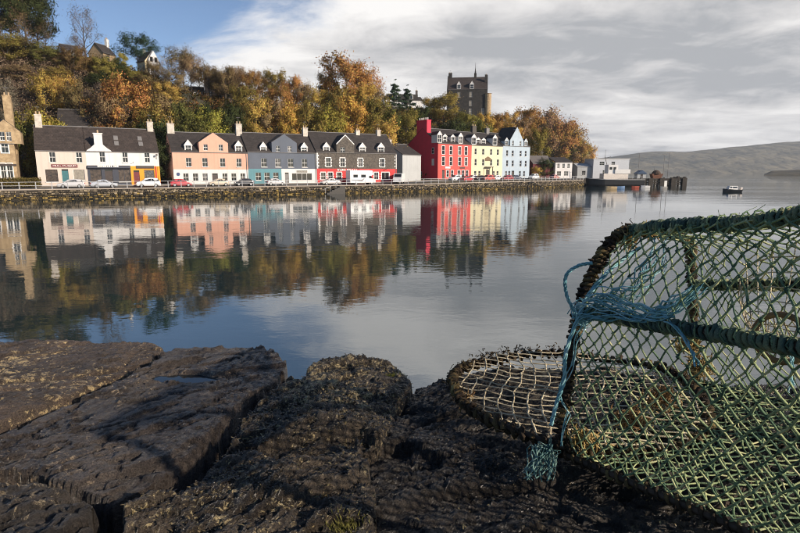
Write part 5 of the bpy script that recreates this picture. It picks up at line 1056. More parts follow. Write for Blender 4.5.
def boat(px, py, L, hull, label, cabin=None, inner=None, flip=False, Y=None):
    q = atz(px, py, 0); r = tag(empty('cabin_boat' if cabin else 'dinghy', (q.x, q.y, 0), math.pi if flip else 0), label, 'boat'); rings = []; B = L*.19; n = 14
    for k in range(n+1):
        s = k/n; x = L*(s-.5); hw_ = B*max(.05, min(1, (s/.45)**.6)); top = L*((.13 if cabin else .27)+.06*(1-s)**2); dk = .12*L*.5
        rings.append([(x, -hw_*.5, -.12), (x, -hw_*.88, top*.45), (x, -hw_, top), (x, -hw_*.86, top), (x, -hw_*.7, top-(dk if not cabin else .03)), (x, hw_*.7, top-(dk if not cabin else .03)), (x, hw_*.86, top), (x, hw_, top), (x, hw_*.88, top*.45), (x, hw_*.5, -.12)])
    MB().loft(rings).build('hull', hull, r, False)
    if not cabin:
        for s in (.35, .65): MB().box(L*(s-.5)-.12, L*(s-.5)+.12, -B*.8, B*.8, L*.22, L*.25).build('thwart', inner or M['pale_timber'], r)
    else:
        a, b = -L*.26, L*.26; z0 = L*.13; hh = L*.20
        MB().loft([[(a, -B*.7, z0), (b, -B*.7, z0), (b, B*.7, z0), (a, B*.7, z0)], [(a+L*.08, -B*.6, z0+hh), (b-.05, -B*.6, z0+hh), (b-.05, B*.6, z0+hh), (a+L*.08, B*.6, z0+hh)]]).build('cabin', cabin, r)
        for x0_, x1_ in ((a+L*.08, a+L*.2), (a+L*.23, b-L*.04)): MB().poly([(x0_, -B*.68, z0+hh*.45), (x1_, -B*.68, z0+hh*.45), (x1_, -B*.635, z0+hh*.85), (x0_+.04, -B*.635, z0+hh*.85)]).build('cabin_window', M['carglass'], r)
        MB().tube([(-L*.5+.05, 0, L*.19), (-L*.42, 0, L*.28), (-L*.2, -B*.6, L*.26)], .025, 5).build('bow_rail', M['railw'], r)
        MB().box(L*.46, L*.56, -.18, .18, .1, L*.17).box(L*.47, L*.58, -.2, .2, L*.17, L*.26).build('outboard_motor', mat('motor_pale', (.7, .62, .55), .4), r)
    return r
boat(731.5, 192, 3.9, mat('navy_hull', (.018, .02, .026), .4), 'small dark-hulled cabin boat with white cabin moored alone in the bay', cabin=M['white'])
boat(611, 189.5, 2.7, mat('tan_hull', (.55, .40, .22), .5), 'tan dinghy afloat below the white wheelhouse'); boat(620, 189, 2.4, mat('blue_hull', (.10, .18, .32), .5), 'blue dinghy beside the tan dinghy', flip=True)
boat(635, 188.2, 2.0, mat('red_hull', (.45, .10, .06), .5), 'small red and white dinghy at the pier, right of the blue one'); boat(645, 188.2, 2.4, M['white'], 'white dinghy by the pale piles of the pier'); boat(663.5, 188.5, 1.8, mat('grey_hull', (.45, .42, .38), .5), 'small grey dinghy under the dark end of the pier')
# ------------------------------------------------------------------ foreground rocks
ZR = 3.48
def rock_mat(name, base, dark, lichen, amount, lscale, rough=.55, wet=.0):
    m = bpy.data.materials.new(name); m.use_nodes = True; nt = m.node_tree; N = nt.nodes; L = nt.links; b = N['Principled BSDF']
    g = N.new('ShaderNodeNewGeometry')
    def noise(sc, det, ro, dist=0):
        n = N.new('ShaderNodeTexNoise'); n.inputs['Scale'].default_value = sc; n.inputs['Detail'].default_value = det; n.inputs['Roughness'].default_value = ro; n.inputs['Distortion'].default_value = dist
        L.new(g.outputs['Position'], n.inputs['Vector']); return n.outputs[0]
    n1 = noise(7, 12, .68); r1 = N.new('ShaderNodeValToRGB'); L.new(n1, r1.inputs[0]); e = r1.color_ramp.elements
    e[0].position = .35; e[1].position = .7; e[0].color = (*dark, 1); e[1].color = (*base, 1)
    n2 = noise(lscale, 10, .72, .8); n3 = noise(2.2, 3, .5)
    ad = N.new('ShaderNodeMath'); ad.operation = 'MULTIPLY_ADD'; L.new(n3, ad.inputs[0]); ad.inputs[1].default_value = .55; L.new(n2, ad.inputs[2])
    mk = N.new('ShaderNodeMapRange'); L.new(ad.outputs[0], mk.inputs[0]); mk.inputs[1].default_value = .98-amount; mk.inputs[2].default_value = 1.04-amount
    mx = N.new('ShaderNodeMix'); mx.data_type = 'RGBA'; L.new(mk.outputs[0], mx.inputs[0]); L.new(r1.outputs[0], mx.inputs[6]); mx.inputs[7].default_value = (*lichen, 1)
    n7 = noise(330, 3, .6); sk = N.new('ShaderNodeMapRange'); L.new(n7, sk.inputs[0]); sk.inputs[1].default_value = .36; sk.inputs[2].default_value = .66; sk.inputs[3].default_value = .45; sk.inputs[4].default_value = 1.75
    sm = N.new('ShaderNodeVectorMath'); sm.operation = 'SCALE'; L.new(mx.outputs[2], sm.inputs[0]); L.new(sk.outputs[0], sm.inputs['Scale']); L.new(sm.outputs[0], b.inputs['Base Color'])
    n4 = noise(3.5, 6, .6); rr = N.new('ShaderNodeMapRange'); L.new(n4, rr.inputs[0]); rr.inputs[1].default_value = .35; rr.inputs[2].default_value = .65; rr.inputs[3].default_value = rough-wet; rr.inputs[4].default_value = rough+.2; L.new(rr.outputs[0], b.inputs['Roughness'])
    n5 = noise(42, 12, .74); n6 = N.new('ShaderNodeTexVoronoi'); n6.inputs['Scale'].default_value = 45; L.new(g.outputs['Position'], n6.inputs['Vector'])
    b.inputs['Coat Weight'].default_value = wet*2.6; b.inputs['Coat Roughness'].default_value = .16; b.inputs['Coat IOR'].default_value = 1.4
    h1 = N.new('ShaderNodeMath'); h1.operation = 'MULTIPLY_ADD'; L.new(n6.outputs['Distance'], h1.inputs[0]); h1.inputs[1].default_value = -.35; L.new(n5, h1.inputs[2])
    bp = N.new('ShaderNodeBump'); bp.inputs['Distance'].default_value = .034; L.new(h1.outputs[0], bp.inputs['Height']); L.new(bp.outputs[0], b.inputs['Normal']); L.new(bp.outputs[0], b.inputs['Coat Normal'])
    return m
def poly_sd(px, py, poly):
    """signed distance to a polygon, positive inside"""
    d = np.full(px.shape, 1e9); ins = np.zeros(px.shape, bool); n = len(poly)
    for k in range(n):
        (x0, y0), (x1, y1) = poly[k], poly[(k+1) % n]; ex, ey = x1-x0, y1-y0
        t = np.clip(((px-x0)*ex+(py-y0)*ey)/(ex*ex+ey*ey), 0, 1); d = np.minimum(d, np.hypot(px-x0-t*ex, py-y0-t*ey))
        c = ((y0 > py) != (y1 > py)) & (px < (x1-x0)*(py-y0)/(y1-y0+1e-12)+x0); ins ^= c
    return np.where(ins, d, -d)
def cells(x, y, seed, j=.9):
    """cellular noise: random value, offsets from the cell seed, distance to the cell border"""
    xi = np.floor(x).astype(int); yi = np.floor(y).astype(int); b1 = np.full(x.shape, 9.); b2 = np.full(x.shape, 9.); rv = np.zeros(x.shape); rw = np.zeros(x.shape); ru = np.zeros(x.shape); ox = np.zeros(x.shape); oy = np.zeros(x.shape)
    for dx in (-1, 0, 1):
        for dy in (-1, 0, 1):
            cx, cy = xi+dx, yi+dy; p, q = _tab[(cx+seed) % 256, cy % 256], _tab[cy % 256, (cx+seed*3) % 256]; r_ = _tab[(cx*7+seed) % 256, (cy*3) % 256]; w_ = _tab[(cx*5) % 256, (cy*11+seed) % 256]; u_ = _tab[(cx*13+5) % 256, (cy*7+seed) % 256]
            ex, ey = x-cx-.5-(p-.5)*j, y-cy-.5-(q-.5)*j; d = np.hypot(ex, ey); n1 = d < b1; b2 = np.where(n1, b1, np.minimum(b2, d)); b1 = np.where(n1, d, b1)
            rv = np.where(n1, r_, rv); rw = np.where(n1, w_, rw); ru = np.where(n1, u_, ru); ox = np.where(n1, ex, ox); oy = np.where(n1, ey, oy)
    return rv-.5, rw-.5, ru-.5, ox, oy, b2-b1
ROCKH = {}
def rock(name, label, poly_px, m, res, dz=0.0, tilt=(0, 0), rim=.05, amp=.03, scale=3.0, ridge_=.0, rdir=0.0, hump=0.0, pool=None, fine=.006, drop=2.5, strata=0.0, facet=.02):
    P = [(atz(x, y, ZR).x, atz(x, y, ZR).y) for x, y in poly_px]
    x0 = min(p[0] for p in P)-.05; x1 = max(p[0] for p in P)+.05; y0 = min(p[1] for p in P)-.05; y1 = max(p[1] for p in P)+.05
    cx, cy = (x0+x1)/2, (y0+y1)/2
    nx = int((x1-x0)/res); ny = int((y1-y0)/res); X, Y = np.meshgrid(np.linspace(x0, x1, nx), np.linspace(y0, y1, ny))
    def height(X, Y):
        d = poly_sd(X, Y, P)+(fbm(X*9+5, Y*9, 4)-.5)*.035+cells(X*16, Y*16, 4)[0]*.014+(fbm(X*40, Y*40, 2)-.5)*.006-.007
        z = ZR+dz+tilt[0]*(X-cx)+tilt[1]*(Y-cy)+amp*(fbm(X*scale, Y*scale, 6, .55)-.5)*2
        if hump: z = z+hump*(1-np.exp(-np.clip(d, 0, None)/.12))-hump*.5
        if ridge_:
            a = X*math.cos(rdir)+Y*math.sin(rdir); b = -X*math.sin(rdir)+Y*math.cos(rdir)
            z = z+ridge_*(fbm(a*2.5, b*14, 5, .6, True)-.6)
        ca, sa = math.cos(rdir), math.sin(rdir); wx = X+(fbm(X*7, Y*7, 3)-.5)*.05; wy = Y+(fbm(X*7+9, Y*7, 3)-.5)*.05; A_ = wx*ca+wy*sa; B_ = -wx*sa+wy*ca
        # fractured facets: flat tilted plates with steps between them, large then small
        for fa, fb, am, ti, ck in ((2.6, 6.5, facet, .9, .006), (9, 22, facet*.45, 1.1, .003), (34, 62, facet*.2, 1.3, 0)):
            r1, r2, r3, ox, oy, bd = cells(A_*fa, B_*fb, int(fa)); z = z+am*(r1*1.2+ti*(r2*ox+r3*oy))
            if ck: z = z-ck*np.clip(1-bd/.09, 0, 1)*(r1 > -.1)
        if strata: q = (z-ZR)/strata+fbm(X*4, Y*4, 3)*.6; z = z-strata*.45*(q-np.floor(q))
        z = z+fine*.55*(fbm(X*60, Y*60, 4, .68, True)-.5)*2+fine*.25*(fbm(X*210, Y*210, 2, .6)-.5)*2
        e = np.clip(1-d/rim, 0, 1); z = z-rim*.8*(1-np.sqrt(np.clip(1-e*e, 0, 1)))*np.where(d > 0, 1, 1)
        z = z-np.clip(-d, 0, .2)*6*drop
        if pool:
            (pc, pa, pb, pz) = pool; q = np.hypot((X-pc[0])/pa, (Y-pc[1])/pb)+(fbm(X*14, Y*14, 3)-.5)*.7
            k = np.clip((1.15-q)/.45, 0, 1); z = z*(1-k)+(pz-.012)*k
        return z, d
    Zz, d = height(X, Y); keep = d > -.12
    ii = np.arange(ny-1)[:, None]*nx+np.arange(nx-1)[None, :]; k4 = keep[:-1, :-1] | keep[1:, 1:] | keep[1:, :-1] | keep[:-1, 1:]
    f = np.stack([ii, ii+1, ii+nx+1, ii+nx], -1)[k4].reshape(-1, 4); V = np.stack([X.ravel(), Y.ravel(), Zz.ravel()], 1)
    used = np.unique(f); mp = -np.ones(len(V), int); mp[used] = np.arange(len(used))
    o = np_mesh(name, V[used], mp[f], m, smooth=False); tag(o, label, 'rock'); ROCKH[label] = (height, (x0, x1, y0, y1)); return o
RM1 = rock_mat('rock_lichen', (.14, .100, .072), (.035, .027, .021), (.50, .38, .20), .165, 42, .46, .14)
RM2 = rock_mat('rock_slab', (.125, .100, .082), (.026, .021, .018), (.34, .26, .17), .105, 55, .30, .22)
RM3 = rock_mat('rock_barnacle', (.135, .105, .076), (.022, .018, .014), (.50, .40, .22), .20, 62, .38, .18)  # tan patches: lichen, enlarged and brightened to stand in for sunlit highlights
RM4 = rock_mat('rock_dark', (.070, .057, .046), (.014, .012, .010), (.34, .27, .17), .125, 60, .36, .2)
pc = atz(181, 375, ZR); POOLZ = ZR-.012
RES = .0045
rock('rock', 'brown rock slab crusted with tan lichen at the left, by the water', [(-140, 348), (-60, 342), (0, 339), (80, 338), (150, 338), (168, 343), (150, 358), (100, 380), (60, 401), (0, 429), (-160, 500)], RM1, RES, .0, (.0, -.01), .02, .014, 3, .008, R(20), fine=.008, facet=.016)
rock('rock', 'big flat wet slab with a shallow pool, left of the deep crack', [(172, 346), (215, 345), (268, 346), (288, 360), (284, 371), (250, 398), (225, 419), (209, 441), (173, 473), (152, 487), (107, 506), (80, 495), (40, 482), (0, 476), (-160, 520), (-165, 505), (0, 434), (62, 405), (103, 384), (152, 362)], RM2, RES, .0, (.004, -.004), .008, .010, 2.5, .010, R(33), pool=((pc.x, pc.y), .10, .034, POOLZ), fine=.007, strata=.012, facet=.018)
rock('rock', 'dark rounded rock at the bottom left corner', [(-170, 524), (0, 481), (40, 487), (79, 500), (103, 511), (108, 530), (118, 620), (100, 900), (-400, 900)], RM4, RES, .005, (0, 0), .016, .016, 4, .010, R(30), fine=.010, facet=.03)
rock('rock', 'rough barnacled rock in the bottom middle, below the humped rock', [(116, 514), (163, 493), (187, 477), (223, 447), (238, 443), (262, 452), (296, 460), (330, 455), (356, 447), (372, 470), (378, 520), (400, 900), (130, 900), (120, 620), (112, 534)], RM3, RES, .006, (.0, .0), .016, .02, 5, .012, R(25), fine=.014, facet=.032)
rock('rock', 'humped rock covered in yellowish weed between the slab crack and the creel', [(296, 373), (311, 360), (335, 356), (364, 354), (390, 358), (406, 366), (416, 380), (405, 400), (391, 420), (375, 438), (356, 446), (328, 451), (297, 455), (262, 447), (242, 440), (233, 434), (241, 421), (265, 400)], RM3, RES, .0, (.0, .0), .02, .02, 5, .010, R(20), hump=.022, fine=.014, facet=.03)
rock('rock', 'black rock under the creel and netted hoop', [(404, 376), (416, 368), (440, 362), (470, 359), (520, 358), (600, 358), (660, 366), (720, 376), (800, 384), (1100, 420), (1500, 900), (380, 900), (366, 560), (366, 500), (364, 458), (372, 436), (386, 417), (400, 399)], RM4, RES, -.028, (.02, .0), .02, .018, 4, .010, R(15), fine=.011, facet=.028)
pool = MB().poly([(pc.x+.135*math.cos(a), pc.y+.05*math.sin(a), POOLZ) for a in np.linspace(0, 2*math.pi, 40, endpoint=False)]).build('rock_pool', mat('pool_water', (.01, .015, .018), .03, .1))
tag(pool, kind='structure')
# the bulk of the rock below the shelf, falling into the sea
EDGE = [(-4, 2.1), (-1.5, 1.93), (-.86, 1.87), (-.38, 1.66), (0, 1.7), (.5, 1.7), (.83, 1.55), (1.22, 1.5), (4, 1.4)]
X, Y = np.meshgrid(np.linspace(-7, 7, 150), np.linspace(-6, 4.4, 130)); ed = np.interp(X, [p[0] for p in EDGE], [p[1] for p in EDGE])-.12
dd_ = Y-ed+(fbm(X*2, Y*2, 4)-.5)*.3; Zb = np.where(dd_ < 0, 3.28+.0*X, 3.28-dd_*2.6)+(fbm(X*3, Y*3, 5)-.5)*.16*np.clip(dd_*4+.4, .1, 1)
ii = np.arange(129)[:, None]*150+np.arange(149)[None, :]
tag(np_mesh('shore_rock', np.stack([X.ravel(), Y.ravel(), Zb.ravel()], 1), np.stack([ii, ii+1, ii+151, ii+150], -1).reshape(-1, 4), RM4, smooth=True), kind='structure')
# weed and barnacles on the rough rocks: short curled blades, far too many to count
wm_ = bpy.data.materials.new('rock_weed'); wm_.use_nodes = True; nt = wm_.node_tree; b = nt.nodes['Principled BSDF']; g = nt.nodes.new('ShaderNodeNewGeometry'); rp = nt.nodes.new('ShaderNodeValToRGB')
nt.links.new(g.outputs['Random Per Island'], rp.inputs[0]); nt.links.new(rp.outputs[0], b.inputs['Base Color']); b.inputs['Roughness'].default_value = .45
e = rp.color_ramp.elements; e[0].color = (.012, .010, .008, 1); e[1].position = 1; e[1].color = (.26, .21, .10, 1); e.new(.66).color = (.04, .030, .018, 1); e.new(.9).color = (.14, .105, .045, 1)
def weed(label, newlabel, n, size, seed):
    hf, (x0, x1, y0, y1) = ROCKH[label]; r_ = np.random.RandomState(seed); X = r_.uniform(x0, x1, n*3); Y = r_.uniform(max(y0, .5), y1, n*3); z, d = hf(X, Y)
    ok = (d > .0) & (fbm(X*11+3, Y*11, 3)+r_.uniform(-.15, .15, n*3) > .47); X, Y, z = X[ok][:n], Y[ok][:n], z[ok][:n]; N = len(X)
    az = r_.uniform(0, 6.283, N); s = size*(.5+r_.rand(N)); el = r_.uniform(.1, 1.0, N); dx, dy = np.cos(az), np.sin(az); w = s*.17
    P0 = np.stack([X, Y, z-.002], 1); D = np.stack([dx*np.cos(el), dy*np.cos(el), np.sin(el)], 1)*s[:, None]; S = np.stack([-dy, dx, 0*dx], 1)*w[:, None]
    P1 = P0+D*.55; P2 = P0+D*np.array([1.15, 1.15, .55]); V = np.stack([P0-S*.6, P0+S*.6, P1-S, P1+S, P2-S*.5, P2+S*.5], 1).reshape(-1, 3); b_ = np.arange(N)[:, None]*6
    f = np.concatenate([b_+np.array([[0, 1, 3, 2]]), b_+np.array([[2, 3, 5, 4]])]); o = np_mesh('rock_weed', V, f, wm_, smooth=True); return tag(o, newlabel, 'seaweed', kind='stuff')
weed('humped rock covered in yellowish weed between the slab crack and the creel', 'tufts of dried yellow-brown weed on the humped rock', 8000, .009, 1)
weed('rough barnacled rock in the bottom middle, below the humped rock', 'dark weed tufts on the rough bottom middle rock', 5000, .008, 2)
weed('black rock under the creel and netted hoop', 'black weed tufts on the rock under the creel', 4000, .008, 3)
# moss tufts
def tuft(px, py, n, rad, label, c, h_=.02, on=None):
    q = atz(px, py, ZR); V = []; F_ = []; hf = ROCKH[on][0]
    for k in range(n):
        x, y = q.x+rnd.gauss(0, rad), q.y+rnd.gauss(0, rad*.6); a = rnd.uniform(0, 6.28); w = .0022; hh = h_*rnd.uniform(.5, 1.3); i0 = len(V); z = float(hf(np.array([x]), np.array([y]))[0][0])+.004
        V += [(x-w*math.cos(a), y-w*math.sin(a), z-.02), (x+w*math.cos(a), y+w*math.sin(a), z-.02), (x+rnd.gauss(0, .008), y+rnd.gauss(0, .008), z+hh)]; F_.append((i0, i0+1, i0+2))
    o = np_mesh('moss_tuft', np.array(V), np.array(F_), mat('moss_'+label[:6], c, .8)); tag(o, label, 'moss')
tuft(397, 376, 350, .016, 'yellow-green moss at the right shoulder of the humped rock', (.20, .20, .03), .007, 'humped rock covered in yellowish weed between the slab crack and the creel'); tuft(344, 522, 260, .014, 'olive moss patch at the bottom edge of the picture', (.16, .15, .03), .006, 'rough barnacled rock in the bottom middle, below the humped rock')

# ------------------------------------------------------------------ the creel
def island_mat(name, stops, rough=.8):
    m = bpy.data.materials.new(name); m.use_nodes = True; nt = m.node_tree; b = nt.nodes['Principled BSDF']; b.inputs['Roughness'].default_value = rough; b.inputs['Specular IOR Level'].default_value = .2
    g = nt.nodes.new('ShaderNodeNewGeometry'); n = nt.nodes.new('ShaderNodeTexNoise'); n.inputs['Scale'].default_value = 30; n.inputs['Detail'].default_value = 4; nt.links.new(g.outputs['Position'], n.inputs['Vector'])
    a = nt.nodes.new('ShaderNodeMath'); a.operation = 'MULTIPLY_ADD'; nt.links.new(g.outputs['Random Per Island'], a.inputs[0]); a.inputs[1].default_value = .45; 
    s = nt.nodes.new('ShaderNodeMath'); s.operation = 'MULTIPLY_ADD'; nt.links.new(n.outputs[0], s.inputs[0]); s.inputs[1].default_value = 1.3; s.inputs[2].default_value = -.35; nt.links.new(s.outputs[0], a.inputs[2])
    r = nt.nodes.new('ShaderNodeValToRGB'); nt.links.new(a.outputs[0], r.inputs[0]); e = r.color_ramp.elements
    e[0].position = stops[0][0]; e[0].color = (*stops[0][1], 1); e[1].position = stops[-1][0]; e[1].color = (*stops[-1][1], 1)
    for p, c in stops[1:-1]: e.new(p).color = (*c, 1)
    nt.links.new(r.outputs[0], b.inputs['Base Color'])
    n2 = nt.nodes.new('ShaderNodeTexNoise'); n2.inputs['Scale'].default_value = 500; nt.links.new(g.outputs['Position'], n2.inputs['Vector']); bp = nt.nodes.new('ShaderNodeBump'); bp.inputs['Distance'].default_value = .002; nt.links.new(n2.outputs[0], bp.inputs['Height']); nt.links.new(bp.outputs[0], b.inputs['Normal'])
    return m
GREEN = island_mat('green_twine', [(.15, (.04, .08, .055)), (.42, (.13, .20, .11)), (.68, (.32, .37, .18)), (.95, (.62, .58, .32))])
WRAP = island_mat('rope_wrapping', [(.15, (.022, .036, .034)), (.5, (.06, .10, .08)), (.75, (.14, .17, .10)), (1.0, (.38, .34, .18))])
TAN = island_mat('tan_twine', [(.15, (.26, .21, .14)), (.5, (.55, .46, .30)), (.9, (.74, .66, .47))])
BROWN = island_mat('weedy_wrapping', [(.15, (.014, .010, .008)), (.55, (.042, .028, .017)), (.85, (.12, .085, .035)), (1.0, (.30, .24, .10))])
TEAL = island_mat('teal_rope', [(.1, (.07, .19, .22)), (.5, (.18, .38, .42)), (.95, (.42, .60, .61))], .6)
STEEL = mat('rusty_steel', (.07, .045, .03), .8, .3, scale=30)
ff = atz(560, 452, ZR); bf = atz(695, 382, ZR); uu = (bf-ff).normalized(); aa = Vector((uu.y, -uu.x, 0))
LEN = .62
def on1(px, py): return onp(px, py, ff, aa)
ff2 = ff+Vector((.646, -.763, 0))*LEN+Vector((0, 0, .015)); 
def on2(px, py): return onp(px, py, ff2, aa)
A1 = [ff, lerp(ff, on1(579, 312), .5)+Vector((-.006, 0, 0)), on1(579, 312), on1(598, 262), on1(622, 233), on1(656, 232), on1(688, 242), on1(692, 285), lerp(on1(692, 285), bf, .5), bf]
bf2 = ff2+uu*.70
s2, c2_, b2 = on2(985, 377), on2(1020, 196), on2(1030, 283)
A2 = [ff2, lerp(ff2, s2, .5), s2, lerp(s2, c2_, .55)+Vector((0, 0, .03)), c2_, lerp(c2_, b2, .35)+Vector((0, 0, .03)), lerp(c2_, b2, .7)+Vector((0, 0, .02)), b2, lerp(b2, bf2, .5), bf2]
def arc(pts, w):
    """smooth curve through the arch points, w in 0..9"""
    i = min(len(pts)-2, max(0, int(w))); t = w-i; p0 = pts[max(0, i-1)]; p1 = pts[i]; p2 = pts[i+1]; p3 = pts[min(len(pts)-1, i+2)]
    return .5*((2*p1)+(p2-p0)*t+(2*p0-5*p1+4*p2-p3)*t*t+(3*p1-p0-3*p2+p3)*t*t*t)
def surf(s, w): return arc(A1, w).lerp(arc(A2, w), s)
creel = tag(empty('creel', (ff.x, ff.y, ZR)), 'weathered green netted lobster creel standing on the rocks at the right', 'creel')
def put(mb, name, m, parent, smooth=True):
    """parts are written in world coordinates; shift to the parent"""
    l = parent.location if parent.parent is None else Vector((0, 0, 0)); 
    p = parent
    l = Vector((0, 0, 0))
    while p: l = l+p.location; p = p.parent
    mb.v = [(v[0]-l.x, v[1]-l.y, v[2]-l.z) for v in mb.v]; return mb.build(name, m, parent, smooth)
def wrapped(path, core, wr, pitch, name, parent, m_wrap, jitter=.25, gap=0.0):
    """a bar bound with a helix of rope"""
    P = [Vector(p) for p in path]; o = put(MB().tube(P, core, 7), name, STEEL, parent)
    Ls = [0]
    for a, b in zip(P, P[1:]): Ls.append(Ls[-1]+(b-a).length)
    tot = Ls[-1]; n = int(tot/pitch*9); h = MB(); run = []; rad = []; ph = 0
    for k in range(n+1):
        l = tot*k/n; i = max(j for j in range(len(Ls)) if Ls[j] <= l+1e-9); i = min(i, len(P)-2); t = (l-Ls[i])/max(1e-9, Ls[i+1]-Ls[i]); c = P[i].lerp(P[i+1], t)
        tg = (P[i+1]-P[i]).normalized(); sd = tg.cross(Vector((.13, .27, .95))).normalized(); bn = tg.cross(sd); ph += 2*math.pi/9*(1+rnd.uniform(-jitter, jitter)*.5)
        rr = (core+wr*.75)*(1+rnd.uniform(-jitter, jitter)*.6); run.append(c+(sd*math.cos(ph)+bn*math.sin(ph))*rr); rad.append(wr*(1+rnd.uniform(-.3, .3)))
        if len(run) > 26 or k == n:
            h.tube(run, rad, 5, False); run = [run[-1]]; rad = [rad[-1]]
    put(h, 'rope_wrapping', m_wrap, o); return o
NS = 28
wrapped([arc(A1, w) for w in np.linspace(0, 9, 60)], .0075, .0045, .012, 'end_arch', creel, BROWN, .6)
wrapped([arc(A2, w) for w in np.linspace(0, 9, 50)], .008, .0055, .02, 'end_arch', creel, WRAP)
wrapped([surf(s, 2) for s in np.linspace(0, 1, NS)], .0068, .0042, .0115, 'shoulder_bar', creel, WRAP, .35)
wrapped([surf(s, 4.2)+Vector((0, 0, .004*math.sin(s*9))) for s in np.linspace(0, 1, NS)], .0066, .0042, .0115, 'crest_bar', creel, WRAP, .4)
wrapped([surf(s, 7) for s in np.linspace(0, 1, NS)], .008, .005, .02, 'shoulder_bar', creel, WRAP)
wrapped([surf(s, 0) for s in np.linspace(0, 1, NS)], .007, .004, .02, 'base_bar', creel, BROWN); wrapped([surf(s, 9) for s in np.linspace(0, 1, NS)], .007, .004, .02, 'base_bar', creel, WRAP)
def lash(path, rad, turns, name, m_):
    mb = MB(); n = len(path)-1; run = []
    for k in range(turns*8+1):
        q = k/(turns*8)*n; i = min(n-1, int(q)); c = path[i].lerp(path[i+1], q-i); tg = (path[i+1]-path[i]).normalized(); sd = tg.cross(Vector((.13, .27, .95))).normalized(); bn = tg.cross(sd); w = k*math.pi/4
        run.append(c+(sd*math.cos(w)+bn*math.sin(w))*rad*rnd.uniform(.92, 1.15)+tg*rnd.gauss(0, .002))
        if rnd.random() < .25: e_ = run[-1]+Vector((rnd.gauss(0, .006), rnd.gauss(0, .006), rnd.gauss(0, .006))); mb.tube([run[-1], e_], .0005, 3, False)
    for k in range(0, len(run)-12, 12): mb.tube(run[k:k+13], .0016, 4, False)
    return put(mb, name, m_, creel)
for w_, rr_, tn in ((2, .0125, 26), (4.2, .0122, 26), (7, .0125, 24)): lash([surf(s, w_) for s in np.linspace(0, 1, NS)], rr_, tn, 'net_lashing', GREEN)
def strand(mb, a, b, r, sag=.003, n=3):
    m_ = a.lerp(b, .5)+Vector((rnd.uniform(-1, 1), rnd.uniform(-1, 1), rnd.uniform(-1, .4)))*sag
    mb.tube([a, a.lerp(m_, .5), m_, m_.lerp(b, .5), b] if n > 3 else [a, m_, b], r*rnd.uniform(.8, 1.25), 4, False)
def knot(mb, p, r):
    r *= rnd.uniform(.7, 1.3); v_ = [p+Vector(d)*r for d in ((1, 0, 0), (0, 1, 0), (-1, 0, 0), (0, -1, 0), (0, 0, 1.1), (0, 0, -1.1))]
    mb.add(v_, [(0, 1, 4), (1, 2, 4), (2, 3, 4), (3, 0, 4), (1, 0, 5), (2, 1, 5), (3, 2, 5), (0, 3, 5)])
def diamond(fn, ns, nw, name, m, parent, r=.0017, kr=.0042, jit=.006, fuzz=0):
    nodes = {}; mb = MB()
    for j in range(nw+1):
        for i in range(-1, ns+1):
            s = (i+.5*(j % 2))/ns
            if -.001 <= s <= 1.001: nodes[i, j] = fn(s, j/nw)+Vector((rnd.gauss(0, jit), rnd.gauss(0, jit), rnd.gauss(0, jit)))*(0.35 if j in (0, nw) else 1)
    for (i, j), p in nodes.items():
        if 0 < j < nw: knot(mb, p, kr)
        for k in ((i, j+1), (i-1 if j % 2 == 0 else i+1, j+1)):
            if k in nodes: strand(mb, p, nodes[k], r, .0012)
        for _ in range(fuzz):
            if rnd.random() < .5:
                q = p+Vector((rnd.gauss(0, .008), rnd.gauss(0, .008), rnd.gauss(0, .008))); mb.tube([p, p.lerp(q, .5)+Vector((0, 0, .003)), q], .0006, 3, False)
    return put(mb, name, m, parent)
sagin = lambda s, w, k: -k*math.sin(math.pi*min(1, max(0, w)))
ctr = lambda s: (surf(s, 0)+surf(s, 9))*.5+Vector((0, 0, .2))
def inward(p, s, k): return p+(ctr(s)-p).normalized()*k
diamond(lambda s, w: inward(surf(s, 2*w), s, .018*math.sin(math.pi*w)), 22, 20, 'front_net', GREEN, creel, .0019, .0042, .0018, 0)
diamond(lambda s, w: inward(surf(s, 2+2.2*w), s, .012*math.sin(math.pi*w)), 21, 12, 'top_net', GREEN, creel, .0016, .0040, .002, 0)
diamond(lambda s, w: inward(surf(s, 4.2+4.8*w), s, .02*math.sin(math.pi*w)), 19, 28, 'back_net', GREEN, creel, .0016, .0038, .003, 0)
diamond(lambda s, w: surf(s, 0).lerp(surf(s, 9), w)+Vector((0, 0, .012)), 24, 36, 'base_net', GREEN, creel, .0020, .0046, .003, 0)
for s in (.15, .5, .85): put(MB().tube([surf(s, 0)+Vector((0, 0, -.004)), surf(s, 9)+Vector((0, 0, -.004))], .007, 6), 'base_slat', STEEL, creel)
# funnel entrance inside: fine net drawn to a small ring
fc = surf(.55, 7).lerp(surf(.55, 2), .42)+Vector((0, 0, -.07)); fb_ = [surf(.55+.32*math.cos(a), 7.1+1.2*math.sin(a)) for a in np.linspace(0, 2*math.pi, 22, endpoint=False)]
ringp = [fc+(aa*math.cos(a)+Vector((0, 0, 1))*math.sin(a))*.045 for a in np.linspace(0, 2*math.pi, 22, endpoint=False)]
mb = MB()
for k in range(22):
    q = [fb_[k].lerp(ringp[k], t)+Vector((0, 0, -.02*math.sin(math.pi*t))) for t in np.linspace(0, 1, 6)]; mb.tube(q, .0013, 4, False)
for t in np.linspace(.1, .9, 8): mb.tube([fb_[k % 22].lerp(ringp[k % 22], t)+Vector((0, 0, -.02*math.sin(math.pi*t))) for k in range(23)], .0013, 4, False)
put(mb, 'funnel_net', TAN, creel); put(MB().tube(ringp+[ringp[0]], .006, 7), 'funnel_ring', mat('orange_ring', (.26, .15, .06), .7, .3, scale=40), creel)
